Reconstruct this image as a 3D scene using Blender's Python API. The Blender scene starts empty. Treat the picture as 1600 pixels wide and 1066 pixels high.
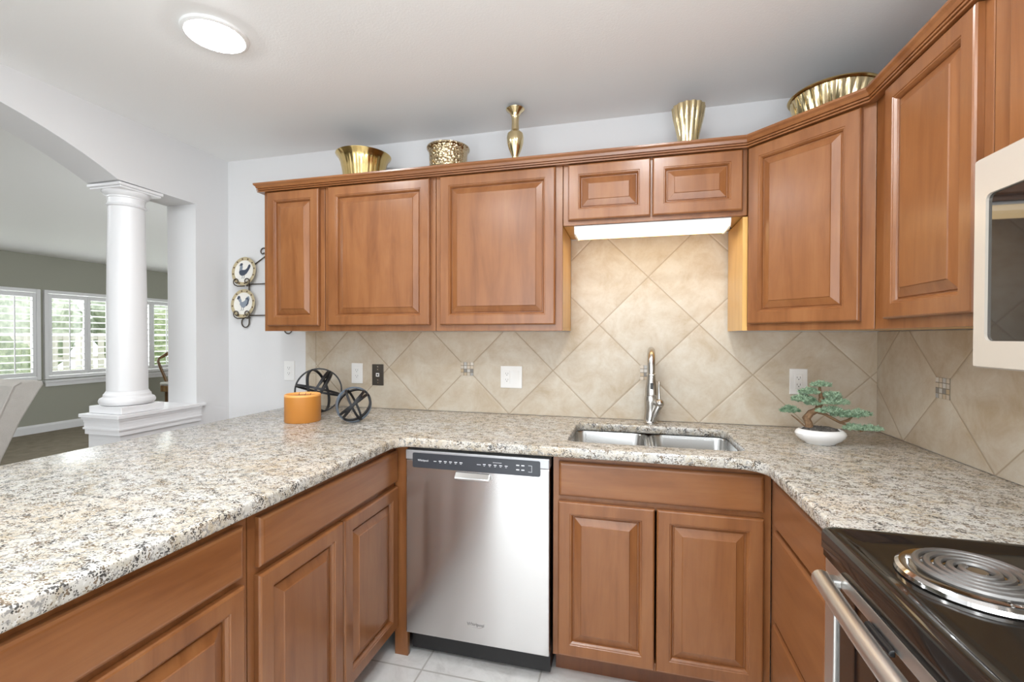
import bpy, bmesh, math, random
from mathutils import Vector, Matrix
random.seed(7)
PI = math.pi
SC = bpy.context.scene
COL = SC.collection

# ------------------------------------------------------------------ camera, world, exposure
XL, XR, ZC, YR = -2.431, 1.057, 2.408, -4.6
TW = 0.21                                   # thickness of the arched wall
XD = -7.75                                  # far wall of the dining room
cam = bpy.data.cameras.new('camera')
cam.sensor_width = 36.0
cam.lens = 713.4 / 1600 * 36
cam.clip_start = 0.02
camo = bpy.data.objects.new('camera', cam)
COL.objects.link(camo)
r_, u_, w_ = (0.968639, 0.248466, 0.002021), (-0.004528, 0.009518, 0.999944), (-0.248433, 0.968594, -0.010345)
camo.matrix_world = Matrix(((r_[0], u_[0], -w_[0], 0.0), (r_[1], u_[1], -w_[1], -2.3311),
                            (r_[2], u_[2], -w_[2], 1.3231), (0, 0, 0, 1)))
SC.camera = camo
SC.view_settings.view_transform = 'Standard'
SC.view_settings.look = 'None'
SC.view_settings.gamma = 1.0
SC.view_settings.exposure = 0.05
SC.view_settings.use_curve_mapping = False
try:
    SC.cycles.use_denoising = True
    SC.cycles.max_bounces = 14
    SC.cycles.diffuse_bounces = 8
    SC.cycles.glossy_bounces = 5
    SC.cycles.sample_clamp_indirect = 6.0
    SC.cycles.caustics_reflective = False
    SC.cycles.caustics_refractive = False
except Exception:
    pass
world = bpy.data.worlds.new('sky')
SC.world = world
world.use_nodes = True
bg = world.node_tree.nodes['Background']
bg.inputs['Color'].default_value = (0.93, 0.97, 1.0, 1)
bg.inputs['Strength'].default_value = 2.4
CAN_STRENGTH = 106.0
TUBE_STRENGTH = 2.9


def area_light(name, loc, rot, sx, sy, power, col):
    l = bpy.data.lights.new(name, 'AREA')
    l.shape = 'RECTANGLE'
    l.size, l.size_y, l.energy, l.color = sx, sy, power, col
    o = bpy.data.objects.new(name, l)
    o.location = loc
    o.rotation_euler = rot
    COL.objects.link(o)
    return o


# added fill light at the unseen rear opening, brightening the kitchen from behind
area_light('daylight_fill', (-0.95, YR + 0.06, 1.15), (PI / 2, 0, 0), 1.5, 2.1, 26, (0.88, 0.95, 1.0))
area_light('daylight_fill', (XD - 0.3, 2.6, 1.4), (0, -PI / 2, 0), 1.4, 4.6, 95, (0.95, 0.99, 1.0))
# added fill light aimed upward behind the camera to brighten the ceiling
area_light('ceiling_fill', (0.30, -2.9, 1.15), (PI - 0.35, 0, 0), 1.0, 0.8, 32, (0.90, 0.955, 1.0))


# ------------------------------------------------------------------ materials
class NT:
    def __init__(s, name):
        s.m = bpy.data.materials.new(name)
        s.m.use_nodes = True
        s.t = s.m.node_tree
        s.b = s.t.nodes['Principled BSDF']
        s.out = s.t.nodes['Material Output']

    def n(s, typ, **kw):
        nd = s.t.nodes.new(typ)
        for k, v in kw.items():
            setattr(nd, k, v)
        return nd

    def l(s, a, b):
        s.t.links.new(a, b)

    def val(s, sock, v):
        if isinstance(v, (int, float, tuple, list)):
            sock.default_value = v
        else:
            s.l(v, sock)

    def math(s, op, a, b=0.0, c=None):
        nd = s.n('ShaderNodeMath', operation=op)
        s.val(nd.inputs[0], a)
        s.val(nd.inputs[1], b)
        if c is not None:
            s.val(nd.inputs[2], c)
        return nd.outputs[0]

    def mix(s, fac, a, b):
        nd = s.n('ShaderNodeMix', data_type='RGBA')
        s.val(nd.inputs[0], fac)
        s.val(nd.inputs[6], (*a, 1) if isinstance(a, tuple) and len(a) == 3 else a)
        s.val(nd.inputs[7], (*b, 1) if isinstance(b, tuple) and len(b) == 3 else b)
        return nd.outputs[2]

    def ramp(s, fac, stops):
        nd = s.n('ShaderNodeValToRGB')
        el = nd.color_ramp.elements
        while len(el) < len(stops):
            el.new(0.5)
        for e, (p, c) in zip(el, stops):
            e.position = p
            e.color = (*c, 1) if len(c) == 3 else c
        s.l(fac, nd.inputs[0])
        return nd.outputs[0]

    def coord(s, scale=(1, 1, 1), rot=(0, 0, 0), world=False, jitter=False):
        mp = s.n('ShaderNodeMapping')
        if world:
            src = s.n('ShaderNodeNewGeometry').outputs['Position']
        else:
            src = s.n('ShaderNodeTexCoord').outputs['Object']
        if jitter:
            rnd = s.n('ShaderNodeObjectInfo').outputs['Random']
            va = s.n('ShaderNodeVectorMath', operation='ADD')
            s.l(src, va.inputs[0])
            cx = s.n('ShaderNodeCombineXYZ')
            for i in range(3):
                s.l(s.math('MULTIPLY', rnd, 9.7 + 3.1 * i), cx.inputs[i])
            s.l(cx.outputs[0], va.inputs[1])
            src = va.outputs[0]
        s.l(src, mp.inputs[0])
        mp.inputs['Scale'].default_value = scale
        mp.inputs['Rotation'].default_value = rot
        return mp.outputs[0]

    def noise(s, vec, scale, detail=3.0, rough=0.5, dist=0.0):
        nd = s.n('ShaderNodeTexNoise')
        s.l(vec, nd.inputs['Vector'])
        nd.inputs['Scale'].default_value = scale
        nd.inputs['Detail'].default_value = detail
        nd.inputs['Roughness'].default_value = rough
        nd.inputs['Distortion'].default_value = dist
        return nd.outputs[0]

    def voro(s, vec, scale, feature='F1', out='Distance', rand=1.0):
        nd = s.n('ShaderNodeTexVoronoi', feature=feature)
        s.l(vec, nd.inputs['Vector'])
        nd.inputs['Scale'].default_value = scale
        nd.inputs['Randomness'].default_value = rand
        return nd.outputs[out]

    def bump(s, h, strength=0.2, dist=0.002):
        nd = s.n('ShaderNodeBump')
        nd.inputs['Strength'].default_value = strength
        nd.inputs['Distance'].default_value = dist
        s.l(h, nd.inputs['Height'])
        s.l(nd.outputs[0], s.b.inputs['Normal'])

    def set(s, **kw):
        names = dict(col='Base Color', rough='Roughness', metal='Metallic', spec='Specular IOR Level',
                     coat='Coat Weight', coatr='Coat Roughness', aniso='Anisotropic', sheen='Sheen Weight',
                     sss='Subsurface Weight', emc='Emission Color', ems='Emission Strength')
        for k, v in kw.items():
            if isinstance(v, tuple) and len(v) == 3:
                v = (*v, 1)
            s.val(s.b.inputs[names[k]], v)
        return s


def srgb(r, g, b):
    f = lambda c: (c / 255 / 12.92) if c / 255 <= 0.04045 else ((c / 255 + 0.055) / 1.055) ** 2.4
    return (f(r), f(g), f(b))


def plain(name, col, rough=0.5, metal=0.0, **kw):
    t = NT(name)
    t.set(col=col, rough=rough, metal=metal, **kw)
    return t.m


def wood(name, c1, c2, c3, horiz=False, rough=0.3):
    t = NT(name)
    sc = (1.2, 9, 9) if horiz else (9, 9, 1.2)
    v = t.coord(scale=sc, jitter=True)
    a = t.noise(v, 1.6, 4, 0.6, 0.6)
    v2 = t.coord(scale=(3, 60, 60) if horiz else (60, 60, 3), jitter=True)
    b = t.noise(v2, 2.0, 3, 0.6)
    v3 = t.coord(scale=(2.2, 2.2, 2.2), jitter=True)
    bl = t.noise(v3, 3.0, 3, 0.6, 0.4)
    c = t.ramp(a, [(0.3, c1), (0.52, c2), (0.75, c3)])
    dark = tuple(x * 0.72 for x in c1)
    c = t.mix(t.math('MULTIPLY', t.ramp(b, [(0.5, (0, 0, 0)), (0.78, (1, 1, 1))]), 0.18), c, dark)
    c = t.mix(t.math('MULTIPLY', t.ramp(bl, [(0.45, (0, 0, 0)), (0.75, (1, 1, 1))]), 0.30), c, c1)
    t.set(col=c, rough=rough, coat=0.40, coatr=0.25, spec=0.4)
    t.bump(b, 0.025, 0.001)
    return t.m


WOOD = wood('cinnamon_maple', (0.190, 0.066, 0.019), (0.262, 0.101, 0.033), (0.308, 0.128, 0.045))
WOODH = wood('cinnamon_maple_horizontal', (0.190, 0.066, 0.019), (0.262, 0.101, 0.033), (0.308, 0.128, 0.045), True)
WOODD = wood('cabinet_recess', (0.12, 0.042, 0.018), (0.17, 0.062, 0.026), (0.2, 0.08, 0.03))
MAPLE = wood('natural_maple', (0.62, 0.34, 0.09), (0.70, 0.41, 0.12), (0.74, 0.46, 0.15), False, 0.4)
CHAIRWOOD = wood('golden_walnut', (0.06, 0.026, 0.008), (0.17, 0.085, 0.024), (0.32, 0.19, 0.06), False, 0.3)


def make_granite():
    t = NT('granite')
    v = t.coord(world=True)
    vs = t.coord(scale=(0.85, 1.15, 1.0), rot=(0, 0, 0.5), world=True)
    wob = t.noise(v, 30, 2, 0.6)
    n1 = t.noise(vs, 15, 5, 0.65, 0.8)
    base = t.ramp(n1, [(0.3, (0.36, 0.30, 0.215)), (0.42, (0.455, 0.42, 0.35)), (0.52, (0.515, 0.495, 0.45)), (0.7, (0.58, 0.57, 0.545))])
    n4 = t.noise(vs, 4.0, 3, 0.6, 0.3)
    base = t.mix(t.math('MULTIPLY', t.ramp(n4, [(0.48, (0, 0, 0)), (0.68, (1, 1, 1))]), 0.38), base, (0.58, 0.44, 0.28))
    n2 = t.noise(vs, 92, 3, 0.62, 0.3)                       # grey flecks
    base = t.mix(t.ramp(n2, [(0.53, (0, 0, 0)), (0.60, (1, 1, 1))]), base, (0.27, 0.26, 0.245))
    n5 = t.noise(vs, 130, 2, 0.6, 0.2)                        # pale quartz grains
    base = t.mix(t.math('MULTIPLY', t.ramp(n5, [(0.58, (0, 0, 0)), (0.65, (1, 1, 1))]), 0.6), base, (0.74, 0.735, 0.71))
    vd = t.n('ShaderNodeVectorMath', operation='ADD')
    t.l(vs, vd.inputs[0])
    t.l(t.math('MULTIPLY', wob, 0.012), vd.inputs[1])
    d = t.voro(vd.outputs[0], 225)                            # dark mica specks
    pres = t.noise(vs, 34, 3, 0.7)
    thr = t.math('MULTIPLY', t.ramp(pres, [(0.36, (0, 0, 0)), (0.60, (1, 1, 1))]), 0.56)
    speck = t.math('LESS_THAN', d, thr)
    tone = t.ramp(t.noise(v, 50, 1), [(0.42, (0.035, 0.033, 0.032)), (0.6, (0.16, 0.11, 0.065))])
    base = t.mix(t.math('MULTIPLY', speck, 0.92), base, tone)
    t.set(col=base, rough=0.24, spec=0.42)
    return t.m


GRANITE = make_granite()
TILE_P = 0.467


def make_backsplash(name, axis, u0, z0):
    """Diagonal ceramic tile; u runs along the wall (world X or Y)."""
    t = NT(name)
    pos = t.n('ShaderNodeNewGeometry').outputs['Position']
    sp = t.n('ShaderNodeSeparateXYZ')
    t.l(pos, sp.inputs[0])
    u = t.math('DIVIDE', t.math('SUBTRACT', sp.outputs[axis], u0), TILE_P)
    w = t.math('DIVIDE', t.math('SUBTRACT', sp.outputs[2], z0), TILE_P)
    a, b = t.math('ADD', u, w), t.math('SUBTRACT', u, w)
    fa = t.math('ABSOLUTE', t.math('SUBTRACT', a, t.math('ROUND', a)))
    fb = t.math('ABSOLUTE', t.math('SUBTRACT', b, t.math('ROUND', b)))
    dist = t.math('MULTIPLY', t.math('MINIMUM', fa, fb), TILE_P * 0.7071)
    if axis == 0:                                             # straight border strip at the left end
        edge = t.math('ABSOLUTE', t.math('SUBTRACT', sp.outputs[0], -1.791))
        left = t.math('LESS_THAN', sp.outputs[0], -1.791)
        zf = t.math('ABSOLUTE', t.math('SUBTRACT', t.math('FRACT', t.math('DIVIDE', t.math('SUBTRACT', sp.outputs[2], 0.943), 0.32)), 0.5))
        zd = t.math('MULTIPLY', zf, 0.32)
        dist = t.math('ADD', t.math('MULTIPLY', dist, t.math('SUBTRACT', 1.0, left)), t.math('MULTIPLY', zd, left))
        dist = t.math('MINIMUM', dist, edge)
    grout = t.math('SUBTRACT', 1.0, t.ramp(dist, [(0.0017, (0, 0, 0)), (0.0028, (1, 1, 1))]))
    # per tile tone
    cell = t.n('ShaderNodeCombineXYZ')
    t.l(t.math('FLOOR', a), cell.inputs[0])
    t.l(t.math('FLOOR', b), cell.inputs[1])
    wn = t.n('ShaderNodeTexWhiteNoise')
    t.l(cell.outputs[0], wn.inputs['Vector'])
    off = t.n('ShaderNodeVectorMath', operation='ADD')
    t.l(pos, off.inputs[0])
    t.l(wn.outputs['Color'], off.inputs[1])
    n = t.noise(off.outputs[0], 7, 6, 0.68, 0.5)
    n2 = t.noise(off.outputs[0], 45, 4, 0.7)
    c = t.ramp(n, [(0.28, (0.44, 0.345, 0.23)), (0.46, (0.53, 0.455, 0.355)), (0.6, (0.585, 0.53, 0.44)), (0.75, (0.62, 0.58, 0.51))])
    c = t.mix(t.math('MULTIPLY', t.ramp(n2, [(0.5, (0, 0, 0)), (0.7, (1, 1, 1))]), 0.25), c, (0.44, 0.345, 0.225))
    c = t.mix(t.math('MULTIPLY', t.math('SUBTRACT', wn.outputs['Value'], 0.35), 0.20), c, (0.66, 0.59, 0.48))
    c = t.mix(grout, c, (0.36, 0.28, 0.19))
    t.set(col=c, rough=0.42)
    h = t.math('ADD', t.ramp(dist, [(0.001, (0, 0, 0)), (0.006, (1, 1, 1))]), t.math('MULTIPLY', n2, 0.22))
    t.bump(h, 0.55, 0.0022)
    return t.m


TILE_BACK = make_backsplash('backsplash_tile_back', 0, 0.089, 1.1465)
TILE_RIGHT = make_backsplash('backsplash_tile_right', 1, -0.44, 1.1465)


def make_mosaic(name, axis):
    t = NT(name)
    v = t.n('ShaderNodeTexCoord').outputs['Object']
    sp = t.n('ShaderNodeSeparateXYZ')
    t.l(v, sp.inputs[0])
    cs = 0.0185
    u, w = t.math('DIVIDE', sp.outputs[axis], cs), t.math('DIVIDE', sp.outputs[2], cs)
    fu = t.math('ABSOLUTE', t.math('SUBTRACT', t.math('FRACT', u), 0.5))
    fw = t.math('ABSOLUTE', t.math('SUBTRACT', t.math('FRACT', w), 0.5))
    g = t.math('GREATER_THAN', t.math('MAXIMUM', fu, fw), 0.43)
    cell = t.n('ShaderNodeCombineXYZ')
    t.l(t.math('FLOOR', u), cell.inputs[0])
    t.l(t.math('FLOOR', w), cell.inputs[1])
    wn = t.n('ShaderNodeTexWhiteNoise')
    t.l(cell.outputs[0], wn.inputs['Vector'])
    c = t.ramp(wn.outputs['Value'], [(0.0, (0.16, 0.15, 0.14)), (0.3, (0.62, 0.60, 0.56)), (0.5, (0.45, 0.29, 0.11)), (0.7, (0.70, 0.69, 0.66)), (1.0, (0.22, 0.22, 0.22))])
    c = t.mix(g, c, (0.20, 0.17, 0.13))
    t.set(col=c, rough=0.25)
    return t.m


MOSAIC_X, MOSAIC_Y = make_mosaic('mosaic_glass', 0), make_mosaic('mosaic_glass_side', 1)


def paint(name, col, scale=220, strength=0.12, rough=0.6):
    t = NT(name)
    v = t.coord(world=True)
    n = t.noise(v, scale, 3, 0.6)
    big = t.noise(v, 1.3, 2, 0.5)
    c = t.mix(t.math('MULTIPLY', big, 0.05), col, tuple(x * 0.85 for x in col))
    t.set(col=c, rough=rough, spec=0.3)
    t.bump(n, strength, 0.002)
    return t.m


WALL = paint('wall_paint', (0.72, 0.72, 0.725))
WALLD = paint('dining_wall_paint', (0.36, 0.36, 0.30))
CEIL = paint('ceiling_texture', (0.84, 0.84, 0.83), 130, 0.35, 0.55)
TRIM = plain('white_trim_paint', (0.80, 0.80, 0.81), 0.32)


def make_floor():
    t = NT('floor_tile')
    v = t.coord(world=True)
    br = t.n('ShaderNodeTexBrick', offset=0.0, squash=1.0)
    mp = t.n('ShaderNodeMapping')
    t.l(v, mp.inputs[0])
    mp.inputs['Location'].default_value = (0.33, 0.22, 0)
    t.l(mp.outputs[0], br.inputs['Vector'])
    br.inputs['Scale'].default_value = 1.0
    br.inputs['Brick Width'].default_value = 0.46
    br.inputs['Row Height'].default_value = 0.46
    br.inputs['Mortar Size'].default_value = 0.004
    br.inputs['Mortar Smooth'].default_value = 0.2
    n = t.noise(v, 9, 6, 0.7, 0.6)
    c = t.ramp(n, [(0.3, (0.60, 0.585, 0.56)), (0.5, (0.76, 0.75, 0.73)), (0.7, (0.83, 0.82, 0.81))])
    c = t.mix(br.outputs['Fac'], c, (0.50, 0.48, 0.45))
    t.set(col=c, rough=0.35)
    return t.m


FLOOR = make_floor()


def make_fuzzy(name, c1, c2, scale, rough=0.95):
    t = NT(name)
    v = t.coord(world=True)
    n = t.noise(v, scale, 4, 0.7)
    n2 = t.noise(v, scale * 0.06, 3, 0.6)
    f = t.math('ADD', t.math('MULTIPLY', n, 0.6), t.math('MULTIPLY', n2, 0.4))
    t.set(col=t.ramp(f, [(0.35, c1), (0.65, c2)]), rough=rough, spec=0.15)
    t.bump(n, 0.6, 0.01)
    return t.m


CARPET = make_fuzzy('carpet_pile', (0.20, 0.17, 0.125), (0.36, 0.31, 0.24), 160)
LAWN = make_fuzzy('lawn', (0.12, 0.20, 0.06), (0.35, 0.42, 0.20), 20)
HEDGE = make_fuzzy('hedge_leaves', (0.05, 0.10, 0.03), (0.45, 0.50, 0.30), 9)
FENCE = plain('pale_fence', (0.62, 0.58, 0.52), 0.7)
UPHOL = make_fuzzy('linen', (0.50, 0.47, 0.43), (0.58, 0.55, 0.51), 300)


def make_steel(name, col, rough, streak=(1, 1, 260), aniso=0.6, arot=0.0):
    t = NT(name)
    v = t.coord(scale=streak)
    n = t.noise(v, 6, 3, 0.7)
    c = t.mix(t.math('MULTIPLY', n, 0.12), col, tuple(x * 0.8 for x in col))
    t.set(col=c, metal=1.0, rough=t.math('ADD', t.math('MULTIPLY', n, 0.05), rough), aniso=aniso)
    tg = t.n('ShaderNodeTangent', direction_type='RADIAL', axis='Z')
    t.l(tg.outputs[0], t.b.inputs['Tangent'])
    t.b.inputs['Anisotropic Rotation'].default_value = arot
    return t.m


STEEL = make_steel('brushed_steel', (0.64, 0.635, 0.63), 0.20, (140, 1, 1), 0.92, 0.25)
STEELV = make_steel('satin_steel', (0.72, 0.71, 0.69), 0.34, (200, 3, 3), 0.3)
NICKEL = plain('brushed_nickel', (0.55, 0.53, 0.50), 0.24, 1.0)
CHROME = plain('chrome', (0.72, 0.71, 0.70), 0.10, 1.0)
COIL = plain('coil_metal', (0.30, 0.29, 0.28), 0.35, 0.85)
BLACKG = plain('black_porcelain', (0.012, 0.011, 0.010), 0.07, 0.0, spec=0.6)
BLACK = plain('black_plastic', (0.012, 0.012, 0.013), 0.4)
DARKGLASS = plain('dark_glass', (0.012, 0.012, 0.012), 0.03, 0.0, spec=0.9)
PANEL = plain('control_panel_graphite', (0.045, 0.05, 0.06), 0.3)
SILVERP = plain('silver_plastic', (0.52, 0.53, 0.55), 0.33, 0.55)
INK = plain('white_print', (0.75, 0.77, 0.8), 0.5)
WHITEP = plain('white_plastic', (0.82, 0.82, 0.81), 0.3)
SLOT = plain('slot_dark', (0.05, 0.05, 0.05), 0.6)
BRONZE = plain('bronze_plate', (0.115, 0.10, 0.085), 0.35, 0.7)
BISQUE = plain('bisque_enamel', (0.56, 0.505, 0.435), 0.30, 0.25)
IRON = plain('black_iron', (0.018, 0.018, 0.02), 0.45, 0.4)
BLUEIRON = plain('blue_grey_iron', (0.17, 0.21, 0.26), 0.4, 0.5)
WIRE = plain('wrought_iron', (0.11, 0.09, 0.07), 0.45, 0.7)
CERAMIC = plain('white_ceramic', (0.82, 0.82, 0.82), 0.16)
WAX = NT('orange_wax').set(col=(0.56, 0.225, 0.04), rough=0.42, sss=0.08).m
WAXTOP = plain('orange_wax_rim', (0.85, 0.42, 0.12), 0.4)
WAXIN = plain('wax_pool', (0.42, 0.14, 0.04), 0.3)
SEATCLOTH = plain('pale_seat_fabric', (0.62, 0.60, 0.54), 0.8)


def make_brass(name, col, hammered=False):
    t = NT(name)
    v = t.coord()
    n = t.noise(v, 22, 3, 0.6)
    t.set(col=t.mix(t.math('MULTIPLY', n, 0.5), col, tuple(x * 0.55 for x in col)), metal=1.0, rough=0.16)
    if hammered:
        d = t.voro(v, 75)
        t.bump(d, 0.9, 0.006)
    return t.m


BRASS = make_brass('polished_brass', (0.80, 0.60, 0.26))
BRASSP = make_brass('pale_brass', (0.84, 0.70, 0.42))
BRASSH = make_brass('hammered_brass', (0.66, 0.52, 0.32), True)
BARK = make_fuzzy('bark', (0.10, 0.055, 0.03), (0.30, 0.19, 0.11), 90)
NEEDLE = make_fuzzy('juniper_needles', (0.06, 0.14, 0.07), (0.50, 0.64, 0.46), 75, 0.7)
SOIL = make_fuzzy('dark_gravel', (0.02, 0.018, 0.016), (0.22, 0.20, 0.18), 120)


def emis(name, col, s):
    t = NT(name)
    t.set(col=(0.8, 0.8, 0.8), emc=col, ems=s, rough=0.4)
    return t.m


CANLENS = emis('lamp_lens', (0.95, 0.98, 1.0), CAN_STRENGTH)
TUBELENS = emis('tube_diffuser', (1.0, 0.70, 0.33), TUBE_STRENGTH)


def make_glass():
    t = NT('window_glass')
    tr = t.n('ShaderNodeBsdfTransparent')
    gl = t.n('ShaderNodeBsdfGlossy')
    gl.inputs['Roughness'].default_value = 0.02
    mx = t.n('ShaderNodeMixShader')
    mx.inputs[0].default_value = 0.06
    t.l(tr.outputs[0], mx.inputs[1])
    t.l(gl.outputs[0], mx.inputs[2])
    t.l(mx.outputs[0], t.out.inputs['Surface'])
    return t.m


GLASS = make_glass()


# ------------------------------------------------------------------ geometry helpers
def new():
    return bmesh.new()


def box(bm, x0, x1, y0, y1, z0, z1, bev=0.0, seg=2):
    vs = [bm.verts.new((x, y, z)) for z in (z0, z1) for y in (y0, y1) for x in (x0, x1)]
    fs = [(0, 2, 3, 1), (4, 5, 7, 6), (0, 1, 5, 4), (2, 6, 7, 3), (0, 4, 6, 2), (1, 3, 7, 5)]
    faces = [bm.faces.new([vs[i] for i in f]) for f in fs]
    if bev:
        es = list({e for f in faces for e in f.edges})
        bmesh.ops.bevel(bm, geom=es, offset=bev, segments=seg, affect='EDGES', profile=0.5)
    return bm


def prism(bm, pts, axis, a0, a1):
    """Extrude a closed 2-D outline along an axis: 'x' -> pts are (y,z), 'y' -> (x,z), 'z' -> (x,y)."""
    def P(p, a):
        return {'x': (a, p[0], p[1]), 'y': (p[0], a, p[1]), 'z': (p[0], p[1], a)}[axis]
    A = [bm.verts.new(P(p, a0)) for p in pts]
    B = [bm.verts.new(P(p, a1)) for p in pts]
    n = len(pts)
    for i in range(n):
        bm.faces.new((A[i], A[(i + 1) % n], B[(i + 1) % n], B[i]))
    bm.faces.new(A)
    bm.faces.new(B[::-1])
    return bm


def lathe(bm, prof, n=40, c=(0, 0, 0), sx=1.0, sy=1.0, flute=0.0, nf=0, fz=None, caps=True):
    rings = []
    for r, z in prof:
        ring = []
        for i in range(n):
            a = 2 * PI * i / n
            k = 1.0
            if flute and (fz is None or fz[0] <= z <= fz[1]):
                k = 1 + flute * abs(math.cos(nf * a / 2)) - flute * 0.5
            ring.append(bm.verts.new((c[0] + r * k * sx * math.cos(a), c[1] + r * k * sy * math.sin(a), c[2] + z)))
        rings.append(ring)
    for A, B in zip(rings, rings[1:]):
        for i in range(n):
            bm.faces.new((A[i], A[(i + 1) % n], B[(i + 1) % n], B[i]))
    if caps and prof[0][0] > 1e-5:
        bm.faces.new(rings[0][::-1])
    if caps and prof[-1][0] > 1e-5:
        bm.faces.new(rings[-1])
    bmesh.ops.remove_doubles(bm, verts=bm.verts, dist=1e-6)
    return bm


def tube(bm, pts, r, n=10, closed=False):
    pts = [Vector(p) for p in pts]
    m = len(pts)
    R = r if isinstance(r, (list, tuple)) else [r] * m
    tang = []
    for i in range(m):
        if closed:
            tang.append((pts[(i + 1) % m] - pts[i - 1]).normalized())
        else:
            tang.append((pts[min(i + 1, m - 1)] - pts[max(i - 1, 0)]).normalized())
    up = Vector((0, 0, 1)) if abs(tang[0].z) < 0.9 else Vector((1, 0, 0))
    nrm = (up - tang[0] * up.dot(tang[0])).normalized()
    rings = []
    for i in range(m):
        nrm = (nrm - tang[i] * nrm.dot(tang[i]))
        nrm = nrm.normalized() if nrm.length > 1e-6 else tang[i].orthogonal().normalized()
        bi = tang[i].cross(nrm)
        rings.append([bm.verts.new(pts[i] + (nrm * math.cos(2 * PI * k / n) + bi * math.sin(2 * PI * k / n)) * R[i]) for k in range(n)])
    pairs = list(zip(rings, rings[1:])) + ([(rings[-1], rings[0])] if closed else [])
    for A, B in pairs:
        for k in range(n):
            bm.faces.new((A[k], A[(k + 1) % n], B[(k + 1) % n], B[k]))
    if not closed:
        bm.faces.new(rings[0][::-1])
        bm.faces.new(rings[-1])
    return bm


def rrect(x0, x1, y0, y1, r, n=5):
    out = []
    for cx, cy, a0 in ((x1 - r, y1 - r, 0), (x0 + r, y1 - r, PI / 2), (x0 + r, y0 + r, PI), (x1 - r, y0 + r, 1.5 * PI)):
        for i in range(n + 1):
            a = a0 + PI / 2 * i / n
            out.append((cx + r * math.cos(a), cy + r * math.sin(a)))
    return out


def obj(name, bm, mat, parent=None, smooth=False, bevel=0.0, seg=2, angle=35, label=None):
    me = bpy.data.meshes.new(name)
    bmesh.ops.recalc_face_normals(bm, faces=bm.faces)
    bm.to_mesh(me)
    bm.free()
    me.materials.append(mat)
    o = bpy.data.objects.new(name, me)
    COL.objects.link(o)
    if smooth:
        for p in me.polygons:
            p.use_smooth = True
        try:
            me.set_sharp_from_angle(angle=math.radians(angle))
        except Exception:
            pass
    if bevel:
        md = o.modifiers.new('bevel', 'BEVEL')
        md.width, md.segments, md.limit_method, md.angle_limit = bevel, seg, 'ANGLE', math.radians(40)
        md.harden_normals = False
    if parent:
        o.parent = parent
    if label:
        o['label'] = label
    return o


def tag(o, label, cat, group=None):
    o['label'] = label
    o['category'] = cat
    if group:
        o['group'] = group
    return o


def thing(name, label, cat, loc=(0, 0, 0), rz=0.0, group=None):
    o = bpy.data.objects.new(name, None)
    o.empty_display_size = 0.05
    COL.objects.link(o)
    o.location = loc
    o.rotation_euler = (0, 0, rz)
    return tag(o, label, cat, group)


def struct(name, bm, mat, parent=None, **kw):
    o = obj(name, bm, mat, parent, **kw)
    if not parent:
        o['kind'] = 'structure'
    return o


def copy_tree(o, parent=None):
    c = o.copy()
    COL.objects.link(c)
    if parent:
        c.parent = parent
    for ch in list(o.children):
        copy_tree(ch, c)
    return c


# ------------------------------------------------------------------ the room
b = box(new(), XL - 0.001, XR + 0.12, YR - 0.1, 0.12, -0.06, 0.0)
struct('floor', b, FLOOR)
b = box(new(), XD - 0.1, XL - 0.001, YR - 0.1, 5.2, -0.06, 0.0)
struct('floor_dining', b, CARPET)
b = box(new(), XD - 0.1, XR + 0.12, YR - 0.1, 5.2, ZC, ZC + 0.08)
struct('ceiling', b, CEIL)
b = box(new(), XL - TW, XR + 0.12, 0.0, 0.12, 0.0, ZC)
struct('wall_back', b, WALL)
b = box(new(), XR, XR + 0.12, YR, 0.0, 0.0, ZC)
struct('wall_right', b, WALL)
# unseen rear wall; openings added to admit fill light and streak the steel
b = new()
box(b, -0.15, XR, YR - 0.12, YR, 0, ZC)
box(b, XD, -2.36, YR - 0.12, YR, 0, ZC)
box(b, -2.08, -1.75, YR - 0.12, YR, 0, ZC)
box(b, -2.36, -2.08, YR - 0.12, YR, 2.2, ZC)
box(b, -2.36, -2.08, YR - 0.12, YR, 0, 0.12)
box(b, -1.75, -0.15, YR - 0.12, YR, 2.2, ZC)
struct('wall_rear', b, WALL)
# arched wall on the left
Y0, Y1 = -0.222, -0.634                      # jamb, column end of the half wall
SP = 2.085                                   # springing height
cy, cz, R = -1.488, 0.503, 1.8014
outline = [(0.0, 0.0), (0.0, ZC), (YR, ZC), (YR, 0.0), (-2.7, 0.0), (-2.7, 1.9)]
ya, yb = Y1, -2.7
arc = []
N = 28
zb = cz + math.sqrt(R * R - (yb - cy) ** 2)
for i in range(N + 1):
    y = yb + (ya - yb) * i / N
    arc.append((y, cz + math.sqrt(max(0, R * R - (y - cy) ** 2))))
outline = [(0.0, 0.0), (0.0, ZC), (YR, ZC), (YR, 0.0), (yb, 0.0)] + arc + [(Y0, SP), (Y0, 0.905), (Y1, 0.905), (Y1, 0.0)]
struct('wall_left', prism(new(), outline, 'x', XL - TW, XL), WALL)
# far dining wall with three window openings
WINS = [(0.55, 2.075), (2.115, 5.0)]
WZ0, WZ1 = 0.72, 1.945
b = new()
box(b, XD - 0.12, XD, YR, WINS[0][0], 0, ZC)
box(b, XD - 0.12, XD, WINS[0][0], 5.1, 0, WZ0)
box(b, XD - 0.12, XD, WINS[0][0], 5.1, WZ1, ZC)
box(b, XD - 0.12, XD, WINS[0][1] - 0.03, WINS[1][0] + 0.03, WZ0, WZ1)
struct('wall_dining', b, WALLD)
b = box(new(), XD - 0.1, XL - TW, 5.1, 5.2, 0, ZC)
struct('wall_dining_end', b, WALLD)
b = prism(new(), [(XD, 0), (XD + 0.016, 0), (XD + 0.016, 0.085), (XD + 0.012, 0.10), (XD + 0.006, 0.112), (XD, 0.115)], 'y', YR + 0.01, 5.09)
struct('baseboard_dining', b, TRIM)


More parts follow.
